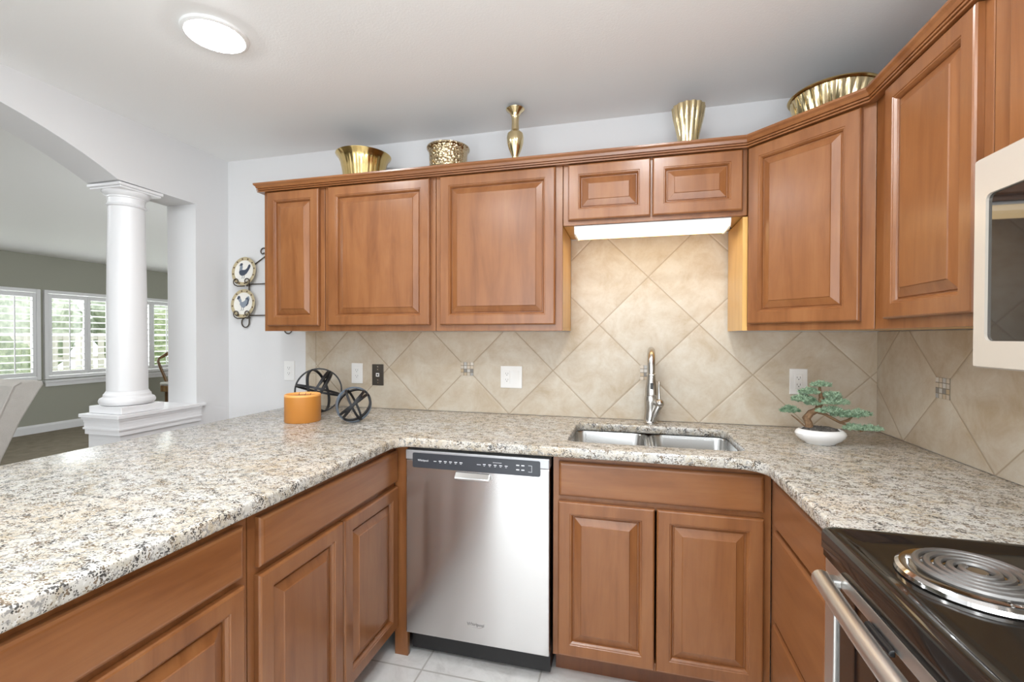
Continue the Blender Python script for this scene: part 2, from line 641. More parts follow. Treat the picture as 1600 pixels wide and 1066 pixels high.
def window(num, y0, y1, ny):
    root = bpy.data.objects.new('window_%d' % num, None)
    COL.objects.link(root)
    root.location = (XD, (y0 + y1) / 2, WZ0)
    root['kind'] = 'structure'
    h = WZ1 - WZ0
    hw = (y1 - y0) / 2
    f = new()
    fw = 0.045
    box(f, -0.01, 0.035, -hw, -hw + fw, 0, h, 0.004)
    box(f, -0.01, 0.035, hw - fw, hw, 0, h, 0.004)
    box(f, -0.01, 0.035, -hw + fw, hw - fw, h - fw, h, 0.004)
    box(f, -0.01, 0.035, -hw + fw, hw - fw, 0, fw, 0.004)
    obj('window_frame', f, TRIM, root)
    s = new()
    box(s, 0.0, 0.055, -hw - 0.01, hw - 0.0, -0.045, -0.012, 0.004)
    box(s, 0.0, 0.03, -hw + 0.01, hw - 0.02, -0.10, -0.046, 0.004)
    obj('window_sill', s, TRIM, root)
    g = box(new(), -0.09, -0.084, -hw + 0.02, hw - 0.02, 0.02, h - 0.02)
    obj('pane', g, GLASS, root)
    sash = new()
    box(sash, -0.10, -0.07, -hw + 0.02, hw - 0.02, h * 0.5 - 0.02, h * 0.5 + 0.02)
    for k in range(1, 3):
        yy = -hw + (2 * hw) * k / 3
        box(sash, -0.10, -0.07, yy - 0.018, yy + 0.018, 0.02, h - 0.02)
    obj('sash', sash, TRIM, root)
    n = ny
    pw = (2 * hw - 2 * fw) / n
    for i in range(n):
        a = -hw + fw + pw * i + 0.002
        c = a + pw - 0.004
        st = 0.04
        p = new()
        z0, z1 = fw + 0.004, h - fw - 0.004
        box(p, 0.0, 0.03, a, a + st, z0, z1, 0.003)
        box(p, 0.0, 0.03, c - st, c, z0, z1, 0.003)
        box(p, 0.0, 0.03, a + st, c - st, z1 - 0.06, z1, 0.003)
        box(p, 0.0, 0.03, a + st, c - st, z0, z0 + 0.055, 0.003)
        po = obj('shutter_panel', p, TRIM, root)
        lo = new()
        za, zb2 = z0 + 0.06, z1 - 0.065
        m = 11
        for k in range(m):
            zz = za + (zb2 - za) * (k + 0.5) / m
            t = math.radians(12)
            w2 = 0.032
            pts = []
            for (dx, dz) in ((-w2, 0), (-w2 * 0.4, 0.0055), (w2 * 0.4, 0.0055), (w2, 0), (w2 * 0.4, -0.0055), (-w2 * 0.4, -0.0055)):
                pts.append((0.015 + dx * math.cos(t) - dz * math.sin(t), zz + dx * math.sin(t) + dz * math.cos(t)))
            prism(lo, pts, 'y', a + st + 0.001, c - st - 0.001)
        obj('louvers', lo, TRIM, po)
        ro = box(new(), 0.047, 0.058, (a + c) / 2 - 0.006, (a + c) / 2 + 0.006, za, zb2, 0.002)
        obj('tilt_rod', ro, TRIM, po)


window(1, WINS[0][0], WINS[0][1], 3)
window(2, WINS[1][0], WINS[1][1], 6)

# outdoors seen between the louvers
b = box(new(), -26, XD - 0.4, -8, 16, -0.35, -0.3)
o = struct('lawn', b, LAWN)


def hedge(cx, cy0, rx, ry, h, seed):
    rnd = random.Random(seed)
    bm = new()
    bmesh.ops.create_icosphere(bm, subdivisions=4, radius=1.0)
    for v in bm.verts:
        k = 1 + rnd.uniform(-0.12, 0.12)
        v.co = Vector((cx + v.co.x * rx * k, cy0 + v.co.y * ry * k, -0.32 + (v.co.z + 0.9) * h * 0.52 * k))
    return bm


for i, (x, y, rx, ry, h, lb) in enumerate([(-13.0, 1.0, 0.9, 0.9, 2.0, 'round green garden shrub outside the shutters at the picture edge'),
                                           (-14.0, 4.3, 1.0, 1.2, 1.7, 'low wide green garden shrub outside the middle shutters'),
                                           (-12.5, 7.4, 0.9, 1.1, 2.2, 'tall green garden shrub outside the shutters beside the column')]):
    tag(obj('garden_shrub', hedge(x, y, rx, ry, h, i), HEDGE), lb, 'shrub', 'shrubs outside the windows')
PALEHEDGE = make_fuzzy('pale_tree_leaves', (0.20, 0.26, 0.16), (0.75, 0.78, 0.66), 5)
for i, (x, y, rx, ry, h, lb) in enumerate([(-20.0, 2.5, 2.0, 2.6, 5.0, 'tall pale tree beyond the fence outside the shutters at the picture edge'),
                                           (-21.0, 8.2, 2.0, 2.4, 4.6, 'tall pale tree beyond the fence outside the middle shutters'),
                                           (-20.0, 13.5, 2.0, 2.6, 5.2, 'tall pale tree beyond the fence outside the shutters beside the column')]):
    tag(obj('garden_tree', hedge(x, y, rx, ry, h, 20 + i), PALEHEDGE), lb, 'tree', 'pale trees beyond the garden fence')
fr = thing('garden_fence', 'pale wooden garden fence beyond the dining room windows', 'fence', (-16.0, 4.0, -0.3))
b = new()
for z in (0.25, 0.9, 1.5):
    box(b, -0.02, 0.02, -9, 9, z, z + 0.09)
obj('rail', b, FENCE, fr)
b = new()
for k in range(60):
    y = -9 + 0.3 * k
    box(b, 0.021, 0.04, y, y + 0.17, 0.0, 1.7)
obj('board_panel', b, FENCE, fr)

# ------------------------------------------------------------------ half wall cap and column
b = new()
ov = 0.028
x0, x1 = XL - TW - ov, XL + ov
prism(b, rrect(x0, x1, Y1 - ov, Y0 - 0.001, 0.004, 2), 'z', 0.914, 0.930)
box(b, XL + 0.001, x1, Y0 - 0.002, Y0 + 0.042, 0.914, 0.930, 0.003)
for d, za, zb2 in ((0.020, 0.902, 0.914), (0.014, 0.888, 0.902), (0.012, 0.862, 0.888), (0.016, 0.853, 0.862), (0.010, 0.828, 0.853)):
    box(b, XL - TW - d, XL + d, Y1 - d, Y0 - 0.001 if d > 0.1 else Y0 + 0.02, za, zb2, 0.002) if False else None
    # three mitred runs of the bed moulding
    box(b, XL + 0.001, XL + d, Y1 - d, Y0 + 0.02, za, zb2)
    box(b, XL - TW - d, XL - TW - 0.001, Y1 - d, Y0 - 0.002, za, zb2)
    box(b, XL - TW - 0.001, XL + 0.001, Y1 - d, Y1 - 0.001, za, zb2)
struct('trim_1', b, TRIM)

ccx, ccy = XL - TW / 2, -0.522
col = thing('column', 'white round column with square capital standing on the half wall', 'column', (ccx, ccy, 0.931))
obj('plinth', box(new(), -0.108, 0.108, -0.108, 0.108, 0, 0.036, 0.003), TRIM, col)
obj('base', lathe(new(), [(0.094, 0.0362), (0.108, 0.040), (0.116, 0.050), (0.117, 0.060), (0.112, 0.071), (0.100, 0.078), (0.098, 0.084), (0.098, 0.090), (0.092, 0.097), (0.0865, 0.108)], 56), TRIM, col, smooth=True)
obj('shaft', lathe(new(), [(0.0855, 0.1085), (0.0845, 0.3), (0.082, 0.6), (0.0785, 0.9), (0.076, 1.05)], 64), TRIM, col, smooth=True)
obj('capital', lathe(new(), [(0.076, 1.0505), (0.082, 1.052), (0.0855, 1.058), (0.082, 1.064), (0.077, 1.067), (0.077, 1.094), (0.081, 1.096), (0.081, 1.102), (0.0865, 1.105), (0.094, 1.113), (0.099, 1.121), (0.099, 1.127)], 56), TRIM, col, smooth=True)
b = new()
box(b, -0.102, 0.102, -0.102, 0.102, 1.1272, 1.137, 0.002)
box(b, -0.110, 0.110, -0.110, 0.110, 1.137, 1.152, 0.003)
obj('abacus', b, TRIM, col)

# ------------------------------------------------------------------ backsplash
b = new()
prism(b, [(-1.862, 0.915), (XR - 0.0085, 0.915), (XR - 0.0085, 1.3465), (0.460, 1.3465), (0.460, 1.809), (-0.286, 1.809), (-0.286, 1.3465), (-1.862, 1.3465)], 'y', -0.008, -0.0005)
bs = struct('trim_2', b, TILE_BACK)
bs['label'] = 'diagonal beige tile backsplash on the sink wall'
for x in (0.089, 0.089 - 2 * TILE_P):
    m = box(new(), -0.036, 0.036, -0.0105, -0.0078, -0.036, 0.036)
    mo = obj('mosaic_inset', m, MOSAIC_X, bs)
    mo.location = (x, 0, 1.1465)
b = box(new(), XR - 0.008, XR - 0.0005, -2.1, -0.0005, 0.915, 1.3465)
bs2 = struct('trim_3', b, TILE_RIGHT)
bs2['label'] = 'diagonal beige tile backsplash on the range wall'
m = box(new(), -0.0025, 0.0002, -0.036, 0.036, -0.036, 0.036)
mo = obj('mosaic_inset', m, MOSAIC_Y, bs2)
mo.location = (XR - 0.008, -0.44, 1.1465)


# ------------------------------------------------------------------ cabinets (local frame: x along the front, -y outward)
def raised_door(parent, x0, x1, z0, z1, y, name='door', fw=0.056, mat=WOOD, label=None):
    """Frame as the door mesh, centre panel as its child. y = back plane of the door, front at y-0.02."""
    def rings(prof, w, h, cap):
        bm = new()
        R_ = []
        for ins, d in prof:
            R_.append([bm.verts.new(c) for c in ((ins, -d, ins), (w - ins, -d, ins), (w - ins, -d, h - ins), (ins, -d, h - ins))])
        for A, B in zip(R_, R_[1:]):
            for i in range(4):
                bm.faces.new((A[i], A[(i + 1) % 4], B[(i + 1) % 4], B[i]))
        if cap:
            bm.faces.new(R_[-1])
            bm.faces.new(R_[0][::-1])
        else:
            A, B = R_[-1], R_[0]
            for i in range(4):
                bm.faces.new((A[i], A[(i + 1) % 4], B[(i + 1) % 4], B[i]))
        return bm
    w, h = x1 - x0, z1 - z0
    fr_ = rings([(0, 0), (0, 0.014), (0.0025, 0.018), (0.006, 0.0200), (fw - 0.012, 0.0200), (fw - 0.010, 0.0175),
                 (fw - 0.007, 0.0175), (fw - 0.002, 0.0115), (fw, 0.0065), (fw, 0.0)], w, h, False)
    d = obj(name, fr_, mat, parent, label=label)
    d.location = (x0, y, z0)
    pn = rings([(fw - 0.004, 0.001), (fw - 0.004, 0.0045), (fw + 0.003, 0.0045), (fw + 0.005, 0.0075), (fw + 0.030, 0.0165), (fw + 0.032, 0.0190)], w, h, True)
    obj('raised_panel', pn, mat, d)
    return d


def slab_front(parent, x0, x1, z0, z1, y, name='drawer_front'):
    b = new()
    w, h = x1 - x0, z1 - z0
    pr = [(0, 0), (0, 0.012), (0.003, 0.0165), (0.008, 0.0195), (0.012, 0.0200)]
    R_ = []
    for ins, dd in pr:
        R_.append([b.verts.new(c) for c in ((ins, -dd, ins), (w - ins, -dd, ins), (w - ins, -dd, h - ins), (ins, -dd, h - ins))])
    for A, B in zip(R_, R_[1:]):
        for i in range(4):
            b.faces.new((A[i], A[(i + 1) % 4], B[(i + 1) % 4], B[i]))
    b.faces.new(R_[-1])
    b.faces.new(R_[0][::-1])
    o = obj(name, b, WOODH, parent)
    o.location = (x0, y, z0)
    return o


def upper(label, x, w, z0, z1, doors, loc_y=0.0, depth=0.305, rz=0.0, loc=None, bottom=True, sides=()):
    root = thing('wall_cabinet', label, 'cabinet', loc or (x, -0.001, z0), rz, 'maple wall cabinets')
    h = z1 - z0
    b = new()
    t = 0.018
    box(b, t, w - t, -depth + 0.02, -0.001, 0.016, h)                  # carcass
    ff = new()
    box(ff, 0.001, w - 0.001, -depth, -depth + 0.0195, -0.0, h, 0.0015)
    obj('carcass', b, WOOD, root)
    obj('face_frame', ff, WOOD, root)
    obj('bottom_panel', box(new(), 0.001, w - 0.001, -depth + 0.02, -0.001, 0.002, 0.0155), MAPLE, root, label='pale maple underside')
    for s in (0, 1):
        xa = 0.001 if s == 0 else w - t + 0.0005
        obj('side_panel', box(new(), xa, xa + t - 0.0015, -depth + 0.02, -0.001, 0.016, h), MAPLE if s in sides else WOOD, root,
            label='pale maple side panel' if s in sides else None)
    for (a, c, za, zb2) in doors:
        raised_door(root, a - x, c - x, za - z0, zb2 - z0, -depth - 0.0005)
    return root


ZB, ZT = 1.348, 2.098
DZ0, DZ1 = 1.376, 2.074
upper('narrow one-door wall cabinet at the left end of the run beside the rooster plates', -1.876, 0.371, ZB, ZT, [(-1.845, -1.531, DZ0, DZ1)])
upper('one-door wall cabinet under the wide-rimmed brass bowl, between narrow cabinet and vase', -1.504, 0.609, ZB, ZT, [(-1.477, -0.921, DZ0, DZ1)])
upper('one-door wall cabinet directly left of the lit sink niche', -0.894, 0.607, ZB, ZT, [(-0.868, -0.319, DZ0, DZ1)], sides=(1,))
upper('short two-door wall cabinet above the sink light', -0.286, 0.746, 1.813, ZT, [(-0.262, 0.0845, 1.832, 2.074), (0.0925, 0.439, 1.832, 2.074)])
# diagonal corner cabinet
A_ = (0.462, -0.305)
B_ = (0.768, -0.611)
root = thing('wall_cabinet', 'diagonal corner wall cabinet under the large brass bowl', 'cabinet', (A_[0], A_[1], ZB), -PI / 4, 'maple wall cabinets')
inv = Matrix.Rotation(PI / 4, 4, 'Z') @ Matrix.Translation((-A_[0], -A_[1], -ZB))


def loc_pts(pts):
    return [tuple((inv @ Vector((p[0], p[1], ZB)))[:2]) for p in pts]


cut = 0.014
body = [(A_[0] + 0.002, -0.009), (XR - 0.009, -0.009), (XR - 0.009, B_[1] + 0.002), (B_[0] + cut, B_[1] + 0.002), (A_[0] + 0.002, A_[1] + cut)]
obj('carcass', prism(new(), loc_pts(body), 'z', 0.016, 0.75), WOOD, root)
obj('bottom_panel', prism(new(), loc_pts(body), 'z', 0.002, 0.0155), MAPLE, root, label='pale maple underside')
obj('side_panel', box(new(), -0.0185, -0.0005, 0, 0.28, 0, 0.46), MAPLE, root, label='pale maple side panel facing the sink niche')
sp_ = root.children[-1]
sp_.rotation_euler = (0, 0, PI / 4)
sp_.location = (0, 0, 0)
LD = math.hypot(B_[0] - A_[0], B_[1] - A_[1])
obj('face_frame', box(new(), 0.0, LD, 0.0, 0.0185, 0, 0.75, 0.0015), WOOD, root)
raised_door(root, 0.010, LD - 0.037, 0.027, DZ1 - ZB, -0.0005)
# right wall cabinet
YC, RF = -0.613, 0.768
RW = 0.488
root = thing('wall_cabinet', 'one-door wall cabinet on the range wall between corner cabinet and microwave', 'cabinet', (XR - 0.001, YC, ZB), -PI / 2, 'maple wall cabinets')
RDP = XR - 0.001 - RF
obj('carcass', box(new(), 0.001, RW, -RDP + 0.02, -0.008, 0.016, 0.75), WOOD, root)
obj('bottom_panel', box(new(), 0.001, RW, -RDP + 0.02, -0.008, 0.002, 0.0155), MAPLE, root, label='pale maple underside')
obj('face_frame', box(new(), 0.001, RW, -RDP, -RDP + 0.0195, 0, 0.75, 0.0015), WOOD, root)
raised_door(root, 0.085, 0.462, 0.030, DZ1 - ZB, -RDP - 0.0005)
# over-range cabinet
MWY0, MWY1 = -1.235, -1.995
root = thing('wall_cabinet', 'short wall cabinet directly above the microwave', 'cabinet', (XR - 0.001, YC - RW - 0.002, 1.672), -PI / 2, 'maple wall cabinets')
OW = 0.885
obj('carcass', box(new(), 0.001, OW, -RDP + 0.02, -0.001, 0.0, 0.426), WOOD, root)
obj('face_frame', box(new(), 0.001, OW, -RDP, -RDP + 0.0195, 0, 0.426, 0.0015), WOOD, root)
raised_door(root, 0.068, 0.462, 0.02, 0.402, -RDP - 0.0005)
raised_door(root, 0.468, 0.862, 0.02, 0.402, -RDP - 0.0005)

# crown moulding swept along the run
path = [(-1.877, -0.002), (-1.877, -0.306), (0.4615, -0.306), (0.767, -0.6115), (0.767, -1.985)]
prof = [(0.000, 2.0995), (0.0, 2.0785), (0.0235, 2.0785), (0.0245, 2.083), (0.017, 2.0845), (0.017, 2.0868), (0.0255, 2.088), (0.0265, 2.0925), (0.020, 2.094), (0.020, 2.0963), (0.0265, 2.0975), (0.0305, 2.108), (0.036, 2.1135), (0.0375, 2.1155), (0.0375, 2.123), (-0.012, 2.123), (-0.012, 2.0995)]


def sweep_profile(path, prof):
    bm = new()
    n = len(path)
    nr = []
    for i in range(n - 1):
        d = Vector((path[i + 1][0] - path[i][0], path[i + 1][1] - path[i][1])).normalized()
        nr.append(Vector((d.y, -d.x)))
    rows = []
    for i in range(n):
        if i == 0:
            m = nr[0]
        elif i == n - 1:
            m = nr[-1]
        else:
            m = (nr[i - 1] + nr[i])
            m = m / (1 + nr[i - 1].dot(nr[i]))
        rows.append([bm.verts.new((path[i][0] + m.x * o_, path[i][1] + m.y * o_, z)) for o_, z in prof])
    k = len(prof)
    for A, B in zip(rows, rows[1:]):
        for j in range(k):
            bm.faces.new((A[j], A[(j + 1) % k], B[(j + 1) % k], B[j]))
    bm.faces.new(rows[0])
    bm.faces.new(rows[-1][::-1])
    return bm


# path runs left to right seen from the room, outward normal is to the right of travel
tag(obj('crown_moulding', sweep_profile(path, prof), WOODH), 'stained wood crown moulding running along the top of all wall cabinets', 'moulding')

# ------------------------------------------------------------------ base cabinets
CT0, CT1 = 0.876, 0.914


def base_cab(label, loc, rz, w, depth, fronts, kick=0.075, kz=0.105, filler=None):
    root = thing('base_cabinet', label, 'cabinet', loc, rz, 'maple base cabinets')
    b = new()
    box(b, 0.018, w - 0.018, -depth + 0.02, -0.001, kz, kz + 0.016)
    box(b, 0.018, w - 0.018, -0.008, -0.001, kz + 0.016, CT0 - 0.02)
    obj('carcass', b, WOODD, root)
    for xa in (0.001, w - 0.0175):
        obj('side_panel', box(new(), xa, xa + 0.0165, -depth + 0.02, -0.001, kz, CT0 - 0.002), WOOD, root)
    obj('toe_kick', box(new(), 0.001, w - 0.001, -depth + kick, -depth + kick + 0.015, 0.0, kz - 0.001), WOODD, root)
    f = new()
    st = 0.03
    zr = sorted({z for fr_ in fronts for z in (fr_[3], fr_[4])})
    box(f, 0.001, st, -depth, -depth + 0.0195, kz, CT0 - 0.004)
    box(f, w - st, w - 0.001, -depth, -depth + 0.0195, kz, CT0 - 0.004)
    box(f, st, w - st, -depth, -depth + 0.0195, kz, kz + 0.03)
    box(f, st, w - st, -depth, -depth + 0.0195, CT0 - 0.036, CT0 - 0.004)
    box(f, st, w - st, -depth, -depth + 0.0195, 0.692, 0.730)
    obj('face_frame', f, WOODD if False else WOOD, root)
    for kind, a, c, za, zb2 in fronts:
        if kind == 'd':
            raised_door(root, a, c, za, zb2, -depth - 0.0005)
        else:
            slab_front(root, a, c, za, zb2, -depth - 0.0005)
    return root


DP = 0.605
base_cab('two-door sink base cabinet with a long false drawer front', (-0.279, -0.002, 0), 0, 0.7525, DP - 0.002,
         [('s', 0.024, 0.727, 0.722, 0.852), ('d', 0.022, 0.371, 0.118, 0.702), ('d', 0.378, 0.727, 0.118, 0.702)])
# drawers beside the range
XF = 0.475
root = thing('base_cabinet', 'three-drawer base cabinet between the sink cabinet and the range', 'cabinet', (XR - 0.002, -0.607, 0), -PI / 2, 'maple base cabinets')
dd = XR - 0.002 - XF
wv = 0.612
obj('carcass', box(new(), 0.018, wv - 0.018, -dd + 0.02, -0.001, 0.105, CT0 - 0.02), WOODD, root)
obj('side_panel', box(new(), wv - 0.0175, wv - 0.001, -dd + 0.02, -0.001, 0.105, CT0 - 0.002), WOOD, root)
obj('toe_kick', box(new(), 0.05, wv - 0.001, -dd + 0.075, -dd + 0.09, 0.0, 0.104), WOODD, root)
f = new()
box(f, 0.0, 0.10, -dd, -dd + 0.0195, 0.105, CT0 - 0.004)
box(f, 0.47, wv - 0.001, -dd, -dd + 0.0195, 0.105, CT0 - 0.004)
for za, zb2 in ((0.105, 0.135), (0.38, 0.42), (0.685, 0.725), (0.84, CT0 - 0.004)):
    box(f, 0.10, 0.47, -dd, -dd + 0.0195, za, zb2)
obj('face_frame', f, WOOD, root)
for za, zb2 in ((0.120, 0.392), (0.405, 0.695), (0.708, 0.850)):
    slab_front(root, 0.083, 0.497, za, zb2, -dd - 0.0005)
# peninsula
XP = -0.940
base_cab('peninsula base cabinet next to the dishwasher corner with one wide drawer over two doors', (-1.55, -1.3785, 0), PI / 2, 0.755, 0.61,
         [('s', 0.026, 0.752, 0.722, 0.852), ('d', 0.022, 0.378, 0.118, 0.702), ('d', 0.384, 0.752, 0.118, 0.702)])
base_cab('peninsula base cabinet nearest the viewer with a wide drawer and scratched front', (-1.55, -2.152, 0), PI / 2, 0.772, 0.61,
         [('s', 0.026, 0.748, 0.722, 0.852), ('d', 0.022, 0.380, 0.118, 0.702), ('d', 0.386, 0.750, 0.118, 0.702)])
b = box(new(), -1.56, -1.552, -2.152, -0.03, 0.0, CT0 - 0.002)
tag(obj('peninsula_back_panel', b, WOOD), 'plain wood back panel closing the dining side of the peninsula', 'panel')
b = new()
box(b, XP + 0.001, -0.8805, -0.622, -0.604, 0.0, CT0 - 0.002, 0.001)
tag(obj('corner_filler', b, WOOD), 'upright wood filler strip in the corner left of the dishwasher', 'filler strip')


# ------------------------------------------------------------------ granite worktop with sink cut-out
def counter():
    bm = new()
    def arc_pts(cx, cy_, r, a0, a1, n=6):
        return [(cx + r * math.cos(a0 + (a1 - a0) * i / n), cy_ + r * math.sin(a0 + (a1 - a0) * i / n)) for i in range(n + 1)]
    YF, XPI, XRI = -0.662, -0.902, 0.432
    r = 0.055
    out = [(XR - 0.001, -0.001), (-1.915, -0.001), (-1.915, -2.30), (XPI, -2.30)]
    out += arc_pts(XPI + r, YF - r, r, PI, PI / 2)
    out += arc_pts(XRI - 0.075, YF - 0.075, 0.075, PI / 2, 0)
    out += [(XRI, -1.226), (XR - 0.001, -1.226)]
    hole = rrect(-0.236, 0.410, -0.548, -0.152, 0.045, 5)
    def loop(pts):
        vs = [bm.verts.new((p[0], p[1], CT1)) for p in pts]
        return [bm.edges.new((vs[i], vs[(i + 1) % len(vs)])) for i in range(len(vs))]
    es = loop(out) + loop(hole)
    bmesh.ops.triangle_fill(bm, edges=es, use_beauty=True, use_dissolve=False)
    # keep only faces outside the hole
    kill = [f_ for f_ in bm.faces if -0.236 < f_.calc_center_median().x < 0.410 and -0.548 < f_.calc_center_median().y < -0.152
            and all(-0.2365 < v.co.x < 0.4105 and -0.5485 < v.co.y < -0.1515 for v in f_.verts)]
    bmesh.ops.delete(bm, geom=kill, context='FACES_ONLY')
    g = bmesh.ops.extrude_face_region(bm, geom=list(bm.faces))
    bmesh.ops.translate(bm, vec=(0, 0, CT0 - CT1), verts=[v for v in g['geom'] if isinstance(v, bmesh.types.BMVert)])
    bmesh.ops.recalc_face_normals(bm, faces=bm.faces)
    sharp = [e for e in bm.edges if len(e.link_faces) == 2 and e.calc_face_angle(0) > 1.2 and abs(e.verts[0].co.z - e.verts[1].co.z) < 1e-5]
    bmesh.ops.bevel(bm, geom=sharp, offset=0.009, segments=3, affect='EDGES', profile=0.5)
    return bm


tag(obj('granite_worktop', counter(), GRANITE, smooth=True, angle=30), 'speckled cream granite worktop with rounded edge, wrapping from peninsula to range', 'worktop')

# ------------------------------------------------------------------ sink
snk = thing('kitchen_sink', 'undermount stainless steel double-bowl sink below the faucet', 'sink', (0.087, -0.35, CT0 - 0.002))


def bowl_bm(x0, x1, y0, y1, depth):
    bm = new()
    prev = None
    R_ = []
    for ins, z in ((-0.006, -0.0005), (0.004, -0.001), (0.006, -0.008), (0.012, -depth + 0.03), (0.022, -depth + 0.008), (0.04, -depth)):
        R_.append([bm.verts.new((p[0], p[1], z)) for p in rrect(x0 + ins, x1 - ins, y0 + ins, y1 - ins, 0.05, 6)])
    n = len(R_[0])
    for A, B in zip(R_, R_[1:]):
        for i in range(n):
            bm.faces.new((A[i], A[(i + 1) % n], B[(i + 1) % n], B[i]))
    bm.faces.new(R_[-1])
    return bm


STEELS = make_steel('sink_steel', (0.62, 0.62, 0.61), 0.22, (3, 3, 200), 0.3)
for x0, x1 in ((-0.336, -0.012), (0.008, 0.334)):
    bo = obj('bowl', bowl_bm(x0, x1, -0.205, 0.205, 0.19), STEELS, snk, smooth=True, angle=50)
    md = bo.modifiers.new('thickness', 'SOLIDIFY')
    md.thickness = 0.0015
    dr = lathe(new(), [(0.0, 0.0), (0.042, 0.0), (0.045, 0.002), (0.042, 0.004), (0.03, 0.0025), (0.0, 0.002)], 28, ((x0 + x1) / 2, 0.02, -0.1885))
    obj('drain', dr, CHROME, bo, smooth=True)
obj('divider', box(new(), -0.013, 0.009, -0.200, 0.200, -0.030, -0.004, 0.004), STEELS, snk)
bw = [c for c in snk.children if c.name.startswith('bowl')][0]
b = new()
prism(b, [(-0.162 + 0.0, -0.062), (-0.158, -0.060), (-0.154, -0.062), (-0.157, -0.068), (-0.159, -0.068)], 'y', 0.196, 0.1975)
obj('maker_mark', b, SLOT, bw)

# ------------------------------------------------------------------ faucet
fa = thing('kitchen_faucet', 'brushed nickel pull-down kitchen faucet with side lever behind the sink', 'faucet', (0.100, -0.085, CT1))
obj('base', lathe(new(), [(0.034, 0.0005), (0.034, 0.006), (0.031, 0.010), (0.030, 0.03), (0.028, 0.05), (0.0275, 0.075), (0.029, 0.10), (0.029, 0.115), (0.025, 0.14), (0.021, 0.165), (0.0185, 0.19), (0.018, 0.205)], 32), NICKEL, fa, smooth=True)
pts = [(0, 0, 0.20)]
for i in range(1, 6):
    pts.append((0, 0, 0.20 + 0.085 * i / 5))
for i in range(1, 13):
    a = PI * i / 12
    pts.append((-0.004 * i / 12, -0.07 + 0.07 * math.cos(a), 0.285 + 0.060 * math.sin(a)))
pts.append((-0.004, -0.14, 0.240))
obj('spout', tube(new(), pts, 0.0165, 18), NICKEL, fa, smooth=True)
sp = obj('spray_head', lathe(new(), [(0.0, 0.0), (0.023, 0.0), (0.026, 0.004), (0.0255, 0.03), (0.022, 0.058), (0.0190, 0.075), (0.0185, 0.090), (0.0, 0.090)], 28, (-0.004, -0.14, 0.148)), NICKEL, fa, smooth=True)
obj('button', box(new(), -0.009, 0.003, -0.1665, -0.158, 0.178, 0.206, 0.002), BLACK, sp)
obj('collar', lathe(new(), [(0.0190, 0.088), (0.0215, 0.091), (0.0215, 0.096), (0.0170, 0.099)], 28, (-0.004, -0.14, 0.148)), CHROME, sp, smooth=True)
obj('valve_body', tube(new(), [(0.006, -0.018, 0.012), (0.018, -0.021, 0.045), (0.030, -0.022, 0.075), (0.036, -0.022, 0.088)], [0.016, 0.0165, 0.017, 0.0175], 16), NICKEL, fa, smooth=True)
bm = new()
bmesh.ops.create_uvsphere(bm, u_segments=20, v_segments=14, radius=0.022)
bmesh.ops.translate(bm, vec=(0.038, -0.022, 0.098), verts=bm.verts)
ba = obj('valve_ball', bm, NICKEL, fa, smooth=True)
obj('lever', tube(new(), [(0.038, -0.022, 0.105), (0.036, -0.021, 0.14), (0.035, -0.020, 0.17), (0.037, -0.016, 0.193), (0.038, -0.014, 0.20)], [0.009, 0.0065, 0.0055, 0.0065, 0.004], 12), NICKEL, fa, smooth=True)

# ------------------------------------------------------------------ dishwasher
DX0, DX1, DYF = -0.879, -0.287, -0.640
dw = thing('dishwasher', 'stainless steel dishwasher with graphite control strip beside the sink cabinet', 'dishwasher', ((DX0 + DX1) / 2, -0.32, 0))
hw = (DX1 - DX0) / 2
yf = DYF + 0.32
b = new()
box(b, -hw + 0.004, hw - 0.004, -0.27, 0.28, 0.02, 0.868)
obj('tub', b, BLACK, dw)
obj('door', box(new(), -hw, hw, yf, -0.272, 0.112, 0.822, 0.004), STEEL, dw)
dtop = obj('control_fascia', box(new(), -hw, hw, yf - 0.004, -0.272, 0.8235, 0.862, 0.003) if False else box(new(), -hw, hw, yf - 0.003, -0.272, 0.8225, 0.862, 0.004), SILVERP, dw)
b = new()
prism(b, rrect(-hw + 0.032, hw - 0.035, 0.8225 - 0.03, 0.852, 0.006, 3), 'y', yf - 0.0045, yf + 0.004)
pn = obj('control_panel', b, PANEL, dw)
b = new()
rnd = random.Random(3)
for k in range(5):
    xx = -0.150 + k * 0.022
    box(b, xx, xx + 0.012, yf - 0.0052, yf - 0.0044, 0.823, 0.826)
    box(b, xx + 0.002, xx + 0.009, yf - 0.0052, yf - 0.0044, 0.818, 0.8195)
for k in range(5):
    xx = 0.035 + k * 0.022
    box(b, xx, xx + 0.011, yf - 0.0052, yf - 0.0044, 0.823, 0.826)
    box(b, xx + 0.002, xx + 0.008, yf - 0.0052, yf - 0.0044, 0.818, 0.8195)
for k in range(2):
    for zz in (0.812, 0.829):
        box(b, 0.168 + k * 0.02, 0.180 + k * 0.02, yf - 0.0052, yf - 0.0044, zz, zz + 0.004)
box(b, 0.215, 0.229, yf - 0.0052, yf - 0.0044, 0.808, 0.8092)
box(b, 0.228, 0.2292, yf - 0.0052, yf - 0.0044, 0.808, 0.832)
box(b, 0.215, 0.229, yf - 0.0052, yf - 0.0044, 0.832, 0.8332)
box(b, -0.172, -0.160, yf - 0.0052, yf - 0.0044, 0.8215, 0.8235)
box(b, 0.010, 0.026, yf - 0.0052, yf - 0.0044, 0.8215, 0.8235)
box(b, 0.075, 0.110, yf - 0.0052, yf - 0.0044, 0.834, 0.8352)
obj('indicator_marks', b, INK, pn)


